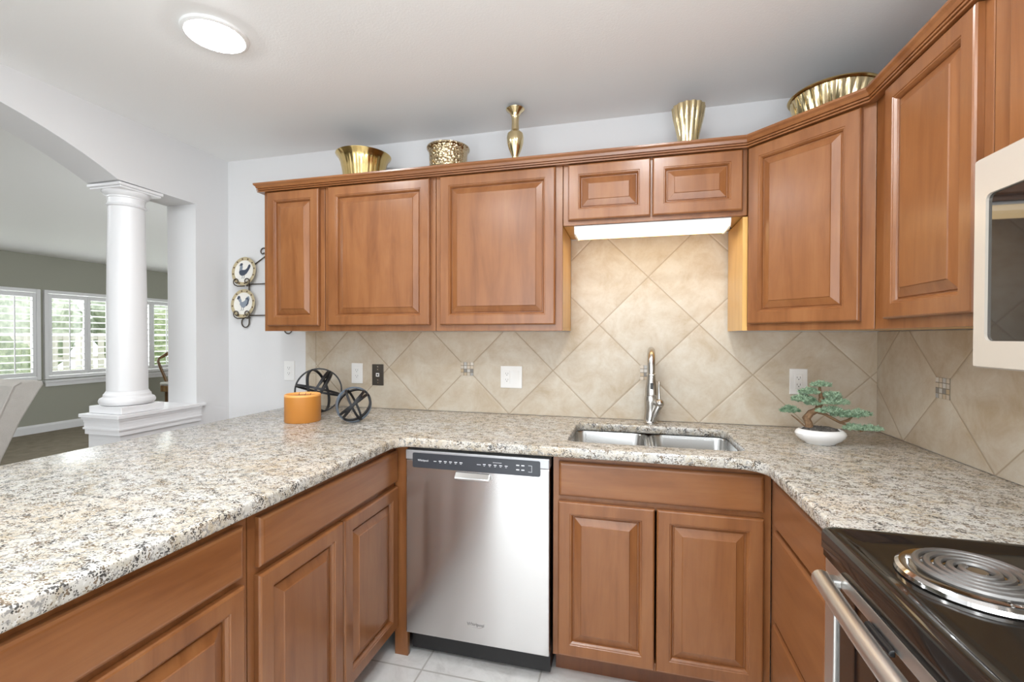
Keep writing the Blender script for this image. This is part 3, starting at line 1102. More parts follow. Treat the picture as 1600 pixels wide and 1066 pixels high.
def text_mesh(name, body_, size, mat, parent, loc, rot, extrude=0.0004):
    cu = bpy.data.curves.new(name, 'FONT')
    cu.body = body_
    cu.size = size
    cu.extrude = extrude
    cu.align_x = 'CENTER'
    cu.align_y = 'CENTER'
    cu.resolution_u = 3
    cu.materials.append(mat)
    o = bpy.data.objects.new(name, cu)
    COL.objects.link(o)
    bpy.context.view_layer.update()
    me = bpy.data.meshes.new_from_object(o.evaluated_get(bpy.context.evaluated_depsgraph_get()))
    bpy.data.objects.remove(o)
    o = bpy.data.objects.new(name, me)
    COL.objects.link(o)
    if not me.materials:
        me.materials.append(mat)
    o.parent = parent
    o.location = loc
    o.rotation_euler = rot
    return o


text_mesh('brand_lettering', 'Whirlpool', 0.011, INK, pn, (-0.218, yf - 0.0048, 0.8225), (PI / 2, 0, 0))
lg = text_mesh('brand_lettering', 'Whirlpool', 0.017, plain('logo_grey', (0.2, 0.2, 0.2), 0.3, 0.6), dw.children[1], (0.004, yf - 0.0006, 0.189), (PI / 2, 0, 0))
ring = [(0.004 + 0.030 * math.cos(a), yf - 0.0006, 0.184 + 0.008 * math.sin(a)) for a in [PI * 0.85 + i * PI * 1.15 / 14 for i in range(15)]]
obj('brand_swoosh', tube(new(), ring, 0.0009, 6), CHROME, dw.children[1])
b = new()
prism(b, [(yf + 0.0, 0.788), (yf - 0.006, 0.788), (yf - 0.022, 0.772), (yf - 0.024, 0.765), (yf - 0.020, 0.760), (yf - 0.003, 0.760), (yf + 0.0, 0.764)], 'x', -0.078, 0.064)
obj('handle', b, CHROME, dw, bevel=0.002)
obj('kick_plate', box(new(), -hw + 0.01, hw - 0.005, -0.235, -0.225, 0.012, 0.108), BLACK, dw)
for xx in (-hw + 0.03, hw - 0.03):
    obj('foot', lathe(new(), [(0.018, 0.0), (0.018, 0.006), (0.006, 0.007), (0.006, 0.02)], 14, (xx, -0.215, 0.0)), BLACK, dw)

# ------------------------------------------------------------------ range
RY0, RY1 = -1.236, -1.996
rg = thing('electric_range', 'black and stainless coil-top electric range at the right end of the worktop', 'range', (0.74, (RY0 + RY1) / 2, 0))
ry = (RY0 - RY1) / 2


def W2L(x, y, z):
    return (x - 0.74, y - (RY0 + RY1) / 2, z)


obj('body', box(new(), 0.445 - 0.74, XR - 0.012 - 0.74, -ry + 0.002, ry - 0.002, 0.06, 0.884), BLACK, rg)
# cooktop with raised rim
b = new()
R_ = []
for ins, z in ((0.0, 0.885), (0.0, 0.917), (0.004, 0.924), (0.010, 0.9265), (0.022, 0.926), (0.034, 0.917), (0.05, 0.915)):
    R_.append([b.verts.new((p[0], p[1], z)) for p in rrect(0.392 - 0.74 + ins, XR - 0.012 - 0.74 - ins, -ry + ins, ry - ins, 0.014 + ins * 0.5, 5)])
n = len(R_[0])
for A, B in zip(R_, R_[1:]):
    for i in range(n):
        b.faces.new((A[i], A[(i + 1) % n], B[(i + 1) % n], B[i]))
b.faces.new(R_[-1])
b.faces.new(R_[0][::-1])
ct = obj('cooktop', b, BLACKG, rg, smooth=True, angle=60)


def burner(cx, cy_, r):
    o = obj('drip_pan', lathe(new(), [(0.02, 0.9155), (r * 0.80, 0.9155), (r * 0.86, 0.9185), (r * 0.94, 0.925), (r, 0.9275), (r * 1.06, 0.9275), (r * 1.12, 0.9235), (r * 1.14, 0.9172), (r * 1.10, 0.9158)], 56, W2L(cx, cy_, 0.0), caps=False), CHROME, rg, smooth=True)
    pts_ = []
    turns = 4.6
    for i in range(int(turns * 36) + 1):
        a = 2 * PI * i / 36
        rr = r * 0.18 + (r * 0.90 - r * 0.18) * (i / (turns * 36))
        pts_.append(W2L(cx + rr * math.cos(a + 2.0), cy_ + rr * math.sin(a + 2.0), 0.9340))
    obj('coil', tube(new(), pts_, 0.0056, 8), COIL, o, smooth=True)
    sp_ = new()
    for a in (0.4, 0.4 + 2.094, 0.4 + 4.189):
        tube(sp_, [W2L(cx + 0.012 * math.cos(a), cy_ + 0.012 * math.sin(a), 0.9265), W2L(cx + r * 0.97 * math.cos(a), cy_ + r * 0.97 * math.sin(a), 0.9265)], 0.0025, 6)
    obj('coil_support', sp_, CHROME, o)
    obj('coil_cap', lathe(new(), [(0.0, 0.936), (0.013, 0.936), (0.016, 0.931), (0.0, 0.930)], 18, W2L(cx, cy_, 0)), CHROME, o, smooth=True)


burner(0.560, -1.411, 0.094)
burner(0.565, -1.810, 0.078)
burner(0.850, -1.415, 0.078)
burner(0.850, -1.810, 0.100)
# back guard
bgd = obj('back_guard', box(new(), XR - 0.07 - 0.74, XR - 0.012 - 0.74, -ry + 0.003, ry - 0.003, 0.928, 1.10, 0.006), STEELV, rg)
for k, yy in enumerate((-0.30, -0.20, 0.20, 0.30)):
    obj('knob', lathe(new(), [(0.0, 0.0), (0.022, 0.0), (0.019, 0.018), (0.0, 0.018)], 20), BLACK, bgd, smooth=True)
    kb = bgd.children[-1]
    kb.rotation_euler = (0, -PI / 2, 0)
    kb.location = (XR - 0.0705 - 0.74, yy, 1.02)
# front: vent strip, stainless door, window, handle, drawer
obj('vent_strip', box(new(), 0.398 - 0.74, 0.445 - 0.74, -ry + 0.004, ry - 0.004, 0.864, 0.8845, 0.002), BLACKG, rg)
b = new()
yA, yB = -ry + 0.004, ry - 0.004
fx = 0.402 - 0.74
box(b, fx, 0.444 - 0.74, yA, yB, 0.832, 0.862, 0.003)
box(b, fx, 0.444 - 0.74, yB - 0.045, yB, 0.24, 0.832, 0.003)
box(b, fx, 0.444 - 0.74, yA, yA + 0.045, 0.24, 0.832, 0.003)
box(b, fx, 0.444 - 0.74, yA + 0.045, yB - 0.045, 0.24, 0.33, 0.003)
dr_ = obj('oven_door', b, STEELV, rg)
obj('oven_window', box(new(), fx + 0.006, 0.440 - 0.74, yA + 0.046, yB - 0.046, 0.331, 0.8315), DARKGLASS, dr_)
b = new()
for k in range(18):
    yy = yB - 0.03 - k * 0.0125
    box(b, fx + 0.004, fx + 0.012, yy - 0.008, yy, 0.8622, 0.8626)
obj('vent_slots', b, BLACK, dr_)
latch = new()
prism(latch, [(fx - 0.001, 0.838), (fx - 0.008, 0.836), (fx - 0.011, 0.831), (fx - 0.008, 0.827), (fx - 0.001, 0.826)], 'y', ry - 0.27, ry - 0.19)
obj('latch', latch, BLACK, dr_, bevel=0.002)
hb = []
for i in range(25):
    s = i / 24
    yy = yB - 0.050 - s * (yB - yA - 0.10)
    bow = 0.014 * math.sin(PI * s)
    hb.append((fx - 0.026 - bow, yy, 0.838))
hn = obj('handle', tube(new(), hb, 0.0165, 16), STEELV, dr_, smooth=True)
for s in (1, -1):
    yy = (yB - 0.068) if s > 0 else (yA + 0.068)
    obj('bracket', box(new(), fx - 0.026, fx + 0.001, yy - 0.014, yy + 0.014, 0.834, 0.850, 0.004), STEELV, hn)
obj('storage_drawer', box(new(), fx, 0.444 - 0.74, yA, yB, 0.07, 0.235, 0.004), STEELV, rg)
obj('toe_kick', box(new(), 0.47 - 0.74, 0.5 - 0.74, yA, yB, 0.0, 0.06), BLACK, rg)

# ------------------------------------------------------------------ microwave
MX = 0.655
MZ0, MZ1 = 1.264, 1.668
mw = thing('microwave', 'bisque over-the-range microwave with dark glass door hanging above the range', 'microwave', (0.87, (MWY0 + MWY1) / 2, MZ0))
my = (MWY0 - MWY1) / 2
h = MZ1 - MZ0
obj('housing', box(new(), MX + 0.05 - 0.87, XR - 0.010 - 0.87, -my + 0.002, my - 0.002, 0.0, h, 0.003), BISQUE, mw)
b = new()
x0, x1 = MX - 0.87, MX + 0.048 - 0.87
a0, a1 = -my + 0.19, my                     # door span, control panel on the far side
wy0, wy1, wz0, wz1 = a0 + 0.05, my - 0.030, 0.052, 0.330
prof_o = rrect(a0, a1, 0, h, 0.004, 4)
prof_i = rrect(wy0, wy1, wz0, wz1, 0.012, 4)
rows = []
for P_, x in ((prof_o, x1), (prof_o, x0 + 0.004), ([(y * 0.995 + (a0 + a1) / 2 * 0.005, z * 0.985 + h / 2 * 0.015) for y, z in prof_o], x0), (prof_i, x0), (prof_i, x0 + 0.01)):
    rows.append([b.verts.new((x, p[0], p[1])) for p in P_])
n = len(prof_o)
for A, B in list(zip(rows, rows[1:])) + [(rows[-1], rows[0])]:
    for i in range(n):
        b.faces.new((A[i], A[(i + 1) % n], B[(i + 1) % n], B[i]))
md_ = obj('door', b, BISQUE, mw)
obj('door_window', prism(new(), rrect(wy0 - 0.004, wy1 + 0.004, wz0 - 0.004, wz1 + 0.004, 0.012, 4), 'x', x0 + 0.005, x0 + 0.012), DARKGLASS, md_)
obj('control_panel', box(new(), x0, x1, -my, a0 - 0.003, 0, h, 0.006), BISQUE, mw)
obj('handle', tube(new(), [(x0 + 0.002, a0 + 0.02, 0.06), (x0 - 0.03, a0 + 0.02, 0.075), (x0 - 0.035, a0 + 0.02, 0.19), (x0 - 0.03, a0 + 0.02, 0.31), (x0 + 0.002, a0 + 0.02, 0.325)], 0.011, 12), BISQUE, md_, smooth=True)

# ------------------------------------------------------------------ under-cabinet light
uc = thing('under_cabinet_light', 'lit white under-cabinet light bar above the sink', 'light', (0.087, -0.21, 1.813))
prof = [(-0.085, -0.001), (-0.085, -0.012), (0.085, -0.012), (0.085, -0.001)]
obj('housing', prism(new(), prof, 'x', -0.325, 0.315), WHITEP, uc)
prof = [(-0.078, -0.0125), (-0.070, -0.030), (-0.045, -0.036), (0.045, -0.036), (0.070, -0.030), (0.078, -0.0125)]
obj('diffuser', prism(new(), prof, 'x', -0.318, 0.308), TUBELENS, uc)
for xx in (-0.3255, 0.3085):
    obj('end_cap', prism(new(), [(-0.083, -0.012), (-0.073, -0.034), (-0.046, -0.040), (0.046, -0.040), (0.073, -0.034), (0.083, -0.012)], 'x', xx, xx + 0.007), WHITEP, uc)
obj('switch', tube(new(), [(0.3155, 0.02, -0.02), (0.335, 0.02, -0.022)], 0.004, 8), BLACK, uc)


# ------------------------------------------------------------------ ceiling lights
def can(loc, label):
    c = thing('ceiling_light', label, 'light', loc, 0, 'round recessed ceiling lights')
    obj('trim_ring', lathe(new(), [(0.091, -0.010), (0.094, -0.012), (0.100, -0.0115), (0.106, -0.008), (0.108, -0.0005), (0.091, -0.0005), (0.091, -0.010)], 56, caps=False), WHITEP, c, smooth=True)
    obj('lens', lathe(new(), [(0.0, -0.026), (0.045, -0.0235), (0.075, -0.017), (0.0905, -0.0095), (0.0905, -0.001), (0.0, -0.001)], 48), CANLENS, c, smooth=True)
    return c


can((-1.446, -0.995, ZC), 'round lit ceiling light over the peninsula')
for (x, y) in ((0.12, -1.15), (-0.45, -1.55), (-1.0, -2.05), (0.15, -2.2), (-0.6, -3.3)):  # unseen lamps added for kitchen brightness and the wall cabinets' shadow edge
    can((x, y, ZC), 'round ceiling light added out of view to brighten the kitchen')
for (x, y) in ((-4.6, -1.6), (-6.2, -1.2), (-3.6, -1.0)):  # unseen lamps added to lift the dining room's light level
    can((x, y, ZC), 'round ceiling light added out of view to brighten the dining room')

# ------------------------------------------------------------------ brass on the cabinet tops
ZD = 2.0985
o = tag(obj('brass_bowl', lathe(new(), [(0.0, 0.0), (0.085, 0.0), (0.094, 0.006), (0.102, 0.05), (0.109, 0.10), (0.117, 0.14), (0.128, 0.164), (0.140, 0.176), (0.142, 0.180), (0.128, 0.172), (0.114, 0.145), (0.106, 0.10), (0.099, 0.05), (0.088, 0.01), (0.0, 0.008)], 144, flute=0.022, nf=30, fz=(0.02, 0.142)), BRASS, smooth=True),
        'polished brass bowl with wide flared rim, leftmost on the wall cabinets', 'bowl', 'brass vessels on the wall cabinets')
o.location = (-1.372, -0.165, ZD)
o = tag(obj('brass_pot', lathe(new(), [(0.0, 0.0), (0.085, 0.0), (0.091, 0.006), (0.094, 0.08), (0.096, 0.140), (0.101, 0.158), (0.108, 0.166), (0.108, 0.172), (0.100, 0.168), (0.092, 0.150), (0.090, 0.08), (0.086, 0.01), (0.0, 0.008)], 56), BRASSH, smooth=True),
        'hammered brass pot on the wall cabinets between flared bowl and bud vase', 'pot', 'brass vessels on the wall cabinets')
o.location = (-0.890, -0.165, ZD)
o = tag(obj('brass_vase', lathe(new(), [(0.0, 0.0), (0.034, 0.0), (0.036, 0.006), (0.024, 0.016), (0.016, 0.035), (0.013, 0.055), (0.017, 0.075), (0.030, 0.105), (0.0385, 0.135), (0.040, 0.16), (0.036, 0.178), (0.024, 0.188), (0.018, 0.195), (0.0165, 0.23), (0.018, 0.258), (0.026, 0.276), (0.042, 0.288), (0.044, 0.292), (0.036, 0.290), (0.020, 0.276), (0.013, 0.24), (0.0, 0.20)], 44), BRASSP, smooth=True),
        'slim brass bud vase with round belly and flared lip on the wall cabinets', 'vase', 'brass vessels on the wall cabinets')
o.location = (-0.524, -0.235, ZD)
o = tag(obj('brass_cup', lathe(new(), [(0.0, 0.0), (0.034, 0.0), (0.036, 0.006), (0.040, 0.06), (0.045, 0.105), (0.055, 0.15), (0.062, 0.18), (0.066, 0.212), (0.067, 0.224), (0.063, 0.222), (0.059, 0.18), (0.051, 0.15), (0.041, 0.105), (0.036, 0.06), (0.0, 0.05)], 96, flute=0.10, nf=14, fz=(0.08, 0.3)), BRASSP, smooth=True),
        'fluted pale brass goblet on the cabinet above the sink light', 'goblet', 'brass vessels on the wall cabinets')
o.location = (0.246, -0.2, ZD)
big = thing('brass_bowl', 'large wide fluted brass bowl on the corner cabinet', 'bowl', (0.772, -0.275, ZD), 0, 'brass vessels on the wall cabinets')
obj('body', lathe(new(), [(0.0, 0.0), (0.075, 0.0), (0.085, 0.006), (0.110, 0.05), (0.130, 0.11), (0.142, 0.155), (0.146, 0.165), (0.141, 0.165), (0.126, 0.11), (0.106, 0.05), (0.08, 0.012), (0.0, 0.012)], 144, flute=0.07, nf=32, fz=(0.02, 0.16)), BRASSP, big, smooth=True)
obj('rim', lathe(new(), [(0.140, 0.163), (0.153, 0.165), (0.157, 0.170), (0.154, 0.175), (0.141, 0.173), (0.140, 0.163)], 64, caps=False), BRASS, big, smooth=True)

# ------------------------------------------------------------------ candle and wire orbs
cd = thing('pillar_candle', 'thick orange pillar candle on the worktop in front of the large orb', 'candle', (-1.518, -0.458, CT1 + 0.0005))
obj('wax', lathe(new(), [(0.0, 0.0), (0.079, 0.0), (0.081, 0.003), (0.081, 0.121)], 56), WAX, cd, smooth=True)
obj('wax_rim', lathe(new(), [(0.081, 0.121), (0.0805, 0.128), (0.077, 0.131), (0.072, 0.129), (0.068, 0.120), (0.067, 0.1215)], 56, caps=False), WAXTOP, cd, smooth=True)
obj('wax_pool', lathe(new(), [(0.0, 0.1215), (0.069, 0.1215), (0.0, 0.1225)], 40), WAXIN, cd, smooth=True)
for xx in (-0.03, 0.005, 0.034):
    b = new()
    tube(b, [(xx, 0.01, 0.121), (xx + 0.002, 0.01, 0.130), (xx + 0.004, 0.012, 0.135)], 0.0013, 6)
    obj('wick', b, BLACK, cd)


def ring_band(R0, wdt, thk, rot):
    """A flat metal hoop: radius R0, band width along its axis, turned by an Euler rotation."""
    bm = new()
    n_ = 64
    rows_ = []
    M = rot.to_matrix() if hasattr(rot, 'to_matrix') else rot
    for rr, zz in ((R0 - thk, -wdt / 2), (R0, -wdt / 2), (R0, wdt / 2), (R0 - thk, wdt / 2)):
        rows_.append([bm.verts.new(M @ Vector((rr * math.cos(2 * PI * i / n_), rr * math.sin(2 * PI * i / n_), zz))) for i in range(n_)])
    for A, B in zip(rows_, rows_[1:] + rows_[:1]):
        for i in range(n_):
            bm.faces.new((A[i], A[(i + 1) % n_], B[(i + 1) % n_], B[i]))
    return bm


from mathutils import Euler


def orb(label, loc, R0, wdt, normals, blue=()):
    root = thing('wire_orb', label, 'ornament', loc, 0, 'black metal ring orbs')
    for i, nv in enumerate(normals):
        q = Vector(nv).normalized().to_track_quat('Z', 'Y')
        o_ = obj('hoop', ring_band(R0 - 0.0007 * i, wdt * (1.7 if i in blue else 1.0), 0.0075, q), BLUEIRON if i in blue else IRON, root, smooth=True, angle=40)
        if i in blue:
            o_['label'] = 'blue-grey metal hoop'
    return root


orb('large black metal ring orb on the worktop behind the orange candle', (-1.600, -0.235, CT1 + 0.119), 0.1185, 0.012,
    [(0.50, -0.80, 0.10), (0.10, 0.30, 0.95), (0.95, 0.25, 0.30), (-0.70, -0.35, 0.40), (0.60, 0.55, -0.55)])
orb('small black and blue-grey ring orb on the worktop right of the candle', (-1.262, -0.425, CT1 + 0.0845), 0.084, 0.010,
    [(0.80, -0.60, 0.05), (0.10, -0.80, 0.55), (0.85, 0.45, 0.45), (-0.55, -0.2, 0.75), (0.75, 0.35, -0.62)], blue=(0,))


# ------------------------------------------------------------------ bonsai
bs_ = thing('bonsai', 'small juniper bonsai in a white oval dish on the worktop corner', 'bonsai', (0.712, -0.345, CT1 + 0.0005), 0)
obj('dish', lathe(new(), [(0.0, 0.0), (0.050, 0.0), (0.053, 0.004), (0.070, 0.014), (0.083, 0.028), (0.0865, 0.038), (0.083, 0.047), (0.074, 0.054), (0.070, 0.055), (0.066, 0.051), (0.060, 0.046), (0.0, 0.044)], 56, sx=1.0, sy=0.72), CERAMIC, bs_, smooth=True)
b = lathe(new(), [(0.0, 0.066), (0.030, 0.064), (0.055, 0.057), (0.066, 0.048)], 30, sx=1.0, sy=0.70)
for v in b.verts:
    v.co.z += random.uniform(-0.002, 0.004)
obj('soil', b, SOIL, bs_)
TR = [(-0.038, 0, 0.046), (-0.040, -0.004, 0.075), (-0.048, 0.0, 0.095), (-0.032, 0.004, 0.115), (-0.012, 0.0, 0.128), (-0.004, -0.004, 0.15), (0.002, 0.0, 0.175), (-0.003, 0.0, 0.20), (-0.004, 0.0, 0.222)]
tk = obj('trunk', tube(new(), TR, [0.015, 0.013, 0.015, 0.013, 0.011, 0.010, 0.008, 0.006, 0.004], 10), BARK, bs_, smooth=True)
br = new()
for pts_, r in (([(-0.035, 0, 0.08), (-0.055, 0.0, 0.065), (-0.075, 0.002, 0.085), (-0.10, 0, 0.105)], 0.003),
                ([(-0.02, 0, 0.122), (0.01, -0.01, 0.115), (0.035, -0.015, 0.10), (0.062, -0.012, 0.085), (0.088, -0.01, 0.095), (0.10, -0.01, 0.108)], 0.0055),
                ([(0.062, -0.012, 0.085), (0.095, -0.02, 0.073), (0.125, -0.02, 0.058), (0.15, -0.02, 0.063)], 0.004),
                ([(0.0, 0, 0.155), (-0.02, -0.004, 0.160), (-0.045, 0, 0.157)], 0.004),
                ([(-0.02, -0.004, 0.160), (-0.03, -0.004, 0.178)], 0.003),
                ([(0.002, 0, 0.17), (0.03, 0, 0.172), (0.06, 0, 0.165)], 0.004),
                ([(-0.03, 0.0, 0.05), (-0.01, -0.03, 0.052), (-0.005, -0.035, 0.06)], 0.004),
                ([(-0.035, 0, 0.055), (-0.06, -0.02, 0.048)], 0.004)):
    tube(br, pts_, [r] * (len(pts_) - 1) + [r * 0.5], 8)
obj('branches', br, BARK, tk, smooth=True)


def pad(cx, cy_, cz_, lx, ly, lz, n_, seed):
    rnd = random.Random(seed)
    bm = new()
    for i in range(n_):
        a = rnd.uniform(0, 2 * PI)
        rr = math.sqrt(rnd.random())
        px, py = rr * math.cos(a) * lx, rr * math.sin(a) * ly
        pz = (1 - rr * rr * 0.8) * lz * 1.5 * rnd.uniform(-0.25, 1.0)
        base = Vector((cx + px, cy_ + py, cz_ + pz))
        for k in range(5):
            d = Vector((rnd.uniform(-1, 1), rnd.uniform(-1, 1), rnd.uniform(-0.3, 1.2))).normalized()
            side = d.orthogonal().normalized()
            w_n = 0.0021
            L = rnd.uniform(0.007, 0.014)
            t2 = d.cross(side)
            v0 = bm.verts.new(base + side * w_n)
            v1 = bm.verts.new(base - side * w_n * 0.5 + t2 * w_n)
            v2 = bm.verts.new(base - side * w_n * 0.5 - t2 * w_n)
            v3 = bm.verts.new(base + d * L)
            for tri in ((v0, v1, v3), (v1, v2, v3), (v2, v0, v3), (v0, v2, v1)):
                bm.faces.new(tri)
    return bm


for i, (cx, cy_, cz_, lx, ly, lz, n_) in enumerate([
        (0.0, 0, 0.222, 0.034, 0.022, 0.010, 150), (-0.040, 0, 0.193, 0.034, 0.024, 0.014, 170),
        (-0.062, -0.005, 0.165, 0.042, 0.026, 0.014, 200), (-0.030, -0.010, 0.152, 0.03, 0.02, 0.010, 110),
        (0.038, 0, 0.182, 0.030, 0.022, 0.014, 150), (0.045, -0.004, 0.158, 0.048, 0.026, 0.016, 230),
        (-0.105, 0, 0.120, 0.034, 0.020, 0.014, 150), (0.025, -0.014, 0.125, 0.046, 0.026, 0.014, 210),
        (0.082, -0.012, 0.112, 0.052, 0.024, 0.014, 230), (0.125, -0.012, 0.118, 0.036, 0.020, 0.014, 150),
        (0.100, -0.020, 0.066, 0.034, 0.018, 0.012, 140), (0.150, -0.020, 0.066, 0.046, 0.018, 0.010, 180)]):
    obj('foliage_pad', pad(cx, cy_, cz_, lx, ly, lz, n_, i), NEEDLE, bs_)


# ------------------------------------------------------------------ outlets and switches
def outlet(x, z, label):
    root = thing('power_outlet', label, 'outlet', (x, -0.0085 if x > -1.862 else -0.0005, z), 0, 'white wall outlets')
    obj('cover_plate', box(new(), -0.036, 0.036, -0.006, 0.0, -0.058, 0.058, 0.002), WHITEP, root)
    rc = obj('receptacle', box(new(), -0.0165, 0.0165, -0.0085, -0.0061, -0.033, 0.033, 0.001), WHITEP, root)
    b = new()
    for zz in (0.016, -0.016):
        box(b, -0.007, -0.0055, -0.0089, -0.0084, zz - 0.001, zz + 0.007)
        box(b, 0.0055, 0.007, -0.0089, -0.0084, zz - 0.001, zz + 0.007)
        tube(b, [(0, -0.0084, zz - 0.006), (0, -0.0089, zz - 0.006)], 0.0022, 10)
    obj('slots', b, SLOT, rc)


outlet(-1.980, 1.113, 'white power outlet on the painted wall left of the tile')
outlet(-1.513, 1.109, 'white power outlet on the tile left of the dark metal jack plate')
outlet(0.742, 1.121, 'white power outlet on the tile behind the bonsai')
root = thing('switch_plate', 'white double plate with outlet and rocker switch on the tile left of the sink', 'switch', (-0.598, -0.0085, 1.109))
obj('cover_plate', box(new(), -0.058, 0.058, -0.006, 0, -0.058, 0.058, 0.002), WHITEP, root)
rc = obj('receptacle', box(new(), -0.0395, -0.0065, -0.0085, -0.0061, -0.033, 0.033, 0.001), WHITEP, root)
b = new()
for zz in (0.016, -0.016):
    box(b, -0.030, -0.0285, -0.0089, -0.0084, zz - 0.001, zz + 0.007)
    box(b, -0.0175, -0.016, -0.0089, -0.0084, zz - 0.001, zz + 0.007)
    tube(b, [(-0.023, -0.0084, zz - 0.006), (-0.023, -0.0089, zz - 0.006)], 0.0022, 10)
obj('slots', b, SLOT, rc)
rk = prism(new(), [(-0.0061, -0.033), (-0.0075, -0.033), (-0.0105, 0.033), (-0.0061, 0.033)], 'x', 0.0065, 0.0395)
obj('rocker', rk, WHITEP, root)
root = thing('jack_plate', 'dark metal telephone jack plate on the tile beside a white outlet', 'wall plate', (-1.381, -0.0085, 1.103))
obj('cover_plate', box(new(), -0.036, 0.036, -0.005, 0, -0.060, 0.060, 0.002), BRONZE, root)
b = new()
box(b, -0.010, 0.010, -0.0062, -0.0051, -0.010, 0.010)
obj('jack', b, WHITEP, root)
obj('jack_hole', box(new(), -0.005, 0.005, -0.0066, -0.0063, -0.005, 0.004), SLOT, root)
for zz in (0.046, -0.046, 0.030, -0.030):
    obj('screw', lathe(new(), [(0.0, 0.0), (0.004, 0.0), (0.003, 0.0012), (0.0, 0.0014)], 12), CHROME if abs(zz) > 0.04 else NICKEL, root)
    s_ = root.children[-1]
    s_.rotation_euler = (PI / 2, 0, 0)
    s_.location = (0, -0.0051, zz)

# ------------------------------------------------------------------ rooster plates in an iron wall rack
PTAN = plain('plate_tan_border', (0.50, 0.42, 0.26), 0.3)
PCREAM = plain('plate_cream', (0.84, 0.82, 0.76), 0.25)
PBLUE = plain('rooster_blue_grey', (0.055, 0.07, 0.10), 0.4)
PPALE = plain('rooster_pale', (0.24, 0.28, 0.33), 0.4)
PBROWN = plain('plate_motif_brown', (0.12, 0.07, 0.04), 0.4)


def rooster(kind):
    if kind == 0:
        body_ = [(-0.030, -0.008), (-0.026, 0.006), (-0.016, 0.012), (-0.010, 0.004), (0.006, 0.004), (0.018, 0.012), (0.026, 0.030), (0.034, 0.032), (0.038, 0.022), (0.030, 0.004), (0.018, -0.014), (0.004, -0.024), (-0.012, -0.026), (-0.024, -0.020)]
        neck = [(-0.028, 0.0), (-0.026, 0.022), (-0.022, 0.030), (-0.014, 0.030), (-0.010, 0.020), (-0.012, 0.004)]
        head = [(-0.028, 0.028), (-0.024, 0.038), (-0.014, 0.040), (-0.010, 0.032), (-0.016, 0.026), (-0.033, 0.026)]
    else:
        body_ = [(-0.020, 0.010), (-0.004, 0.004), (0.010, 0.012), (0.020, 0.030), (0.032, 0.034), (0.038, 0.020), (0.032, 0.002), (0.022, -0.014), (0.006, -0.026), (-0.008, -0.022), (-0.020, -0.008)]
        neck = [(-0.022, 0.004), (-0.034, 0.018), (-0.030, 0.030), (-0.020, 0.026), (-0.010, 0.010)]
        head = [(-0.040, 0.020), (-0.034, 0.036), (-0.024, 0.036), (-0.020, 0.026), (-0.030, 0.018)]
    return body_, neck, head


def plate(x, z, kind, label):
    root = thing('rooster_plate', label, 'plate', (x, -0.030, z), 0, 'rooster plates in the iron rack')
    root.rotation_euler = (math.radians(-6), 0, 0)
    rot = Matrix.Rotation(PI / 2, 4, 'X')

    def disc(prof):
        bm = lathe(new(), prof, 48)
        bm.transform(rot)
        return bm
    obj('border', disc([(0.0, -0.004), (0.055, -0.004), (0.088, 0.004), (0.0885, 0.0065), (0.0865, 0.0075), (0.066, 0.0022), (0.0, 0.002)]), PTAN, root, smooth=True)
    obj('well', disc([(0.0, 0.0025), (0.063, 0.0028), (0.068, 0.0048), (0.066, 0.002), (0.0, 0.002)]), PCREAM, root, smooth=True)
    mt = new()
    for k in range(12):
        a = 2 * PI * k / 12 + 0.2
        cx, cz_ = 0.0775 * math.cos(a), 0.0775 * math.sin(a)
        box(mt, cx - 0.004, cx + 0.004, -0.0078, -0.0058, cz_ - 0.004, cz_ + 0.004)
    obj('border_motifs', mt, PBROWN, root)
    bd, nk, hd = [[(px * 1.2, pz * 1.2 + 0.004) for px, pz in q_] for q_ in rooster(kind)]
    rb = obj('rooster_motif', prism(new(), bd, 'y', -0.0040, -0.0026), PPALE if kind else PBLUE, root)
    obj('neck_motif', prism(new(), nk, 'y', -0.0046, -0.0027), PPALE, rb)
    obj('head_motif', prism(new(), hd, 'y', -0.0052, -0.0028), PBLUE, rb)
    lg_ = new()
    for xx in (-0.010, 0.004):
        tube(lg_, [(xx, -0.0035, -0.022), (xx + 0.002, -0.0035, -0.040), (xx - 0.006, -0.0035, -0.044)], 0.0011, 6)
    obj('leg_motif', lg_, PBLUE, rb)
    if kind:
        tl = new()
        tube(tl, [(0.018, -0.0045, 0.028), (0.030, -0.0045, 0.032), (0.038, -0.0045, 0.020), (0.036, -0.0045, 0.0), (0.026, -0.0045, -0.014)], 0.0035, 6)
        obj('tail_motif', tl, PBLUE, rb)
    return root


plate(-2.280, 1.716, 0, 'upper rooster plate with tan border in the iron wall rack')
plate(-2.287, 1.520, 1, 'lower rooster plate with tan border in the iron wall rack')


def spiral(cx, cz_, r0, r1, a0, turns, y=-0.02, n_=26):
    return [(cx + (r0 + (r1 - r0) * i / n_) * math.cos(a0 + turns * 2 * PI * i / n_), y, cz_ + (r0 + (r1 - r0) * i / n_) * math.sin(a0 + turns * 2 * PI * i / n_)) for i in range(n_ + 1)]


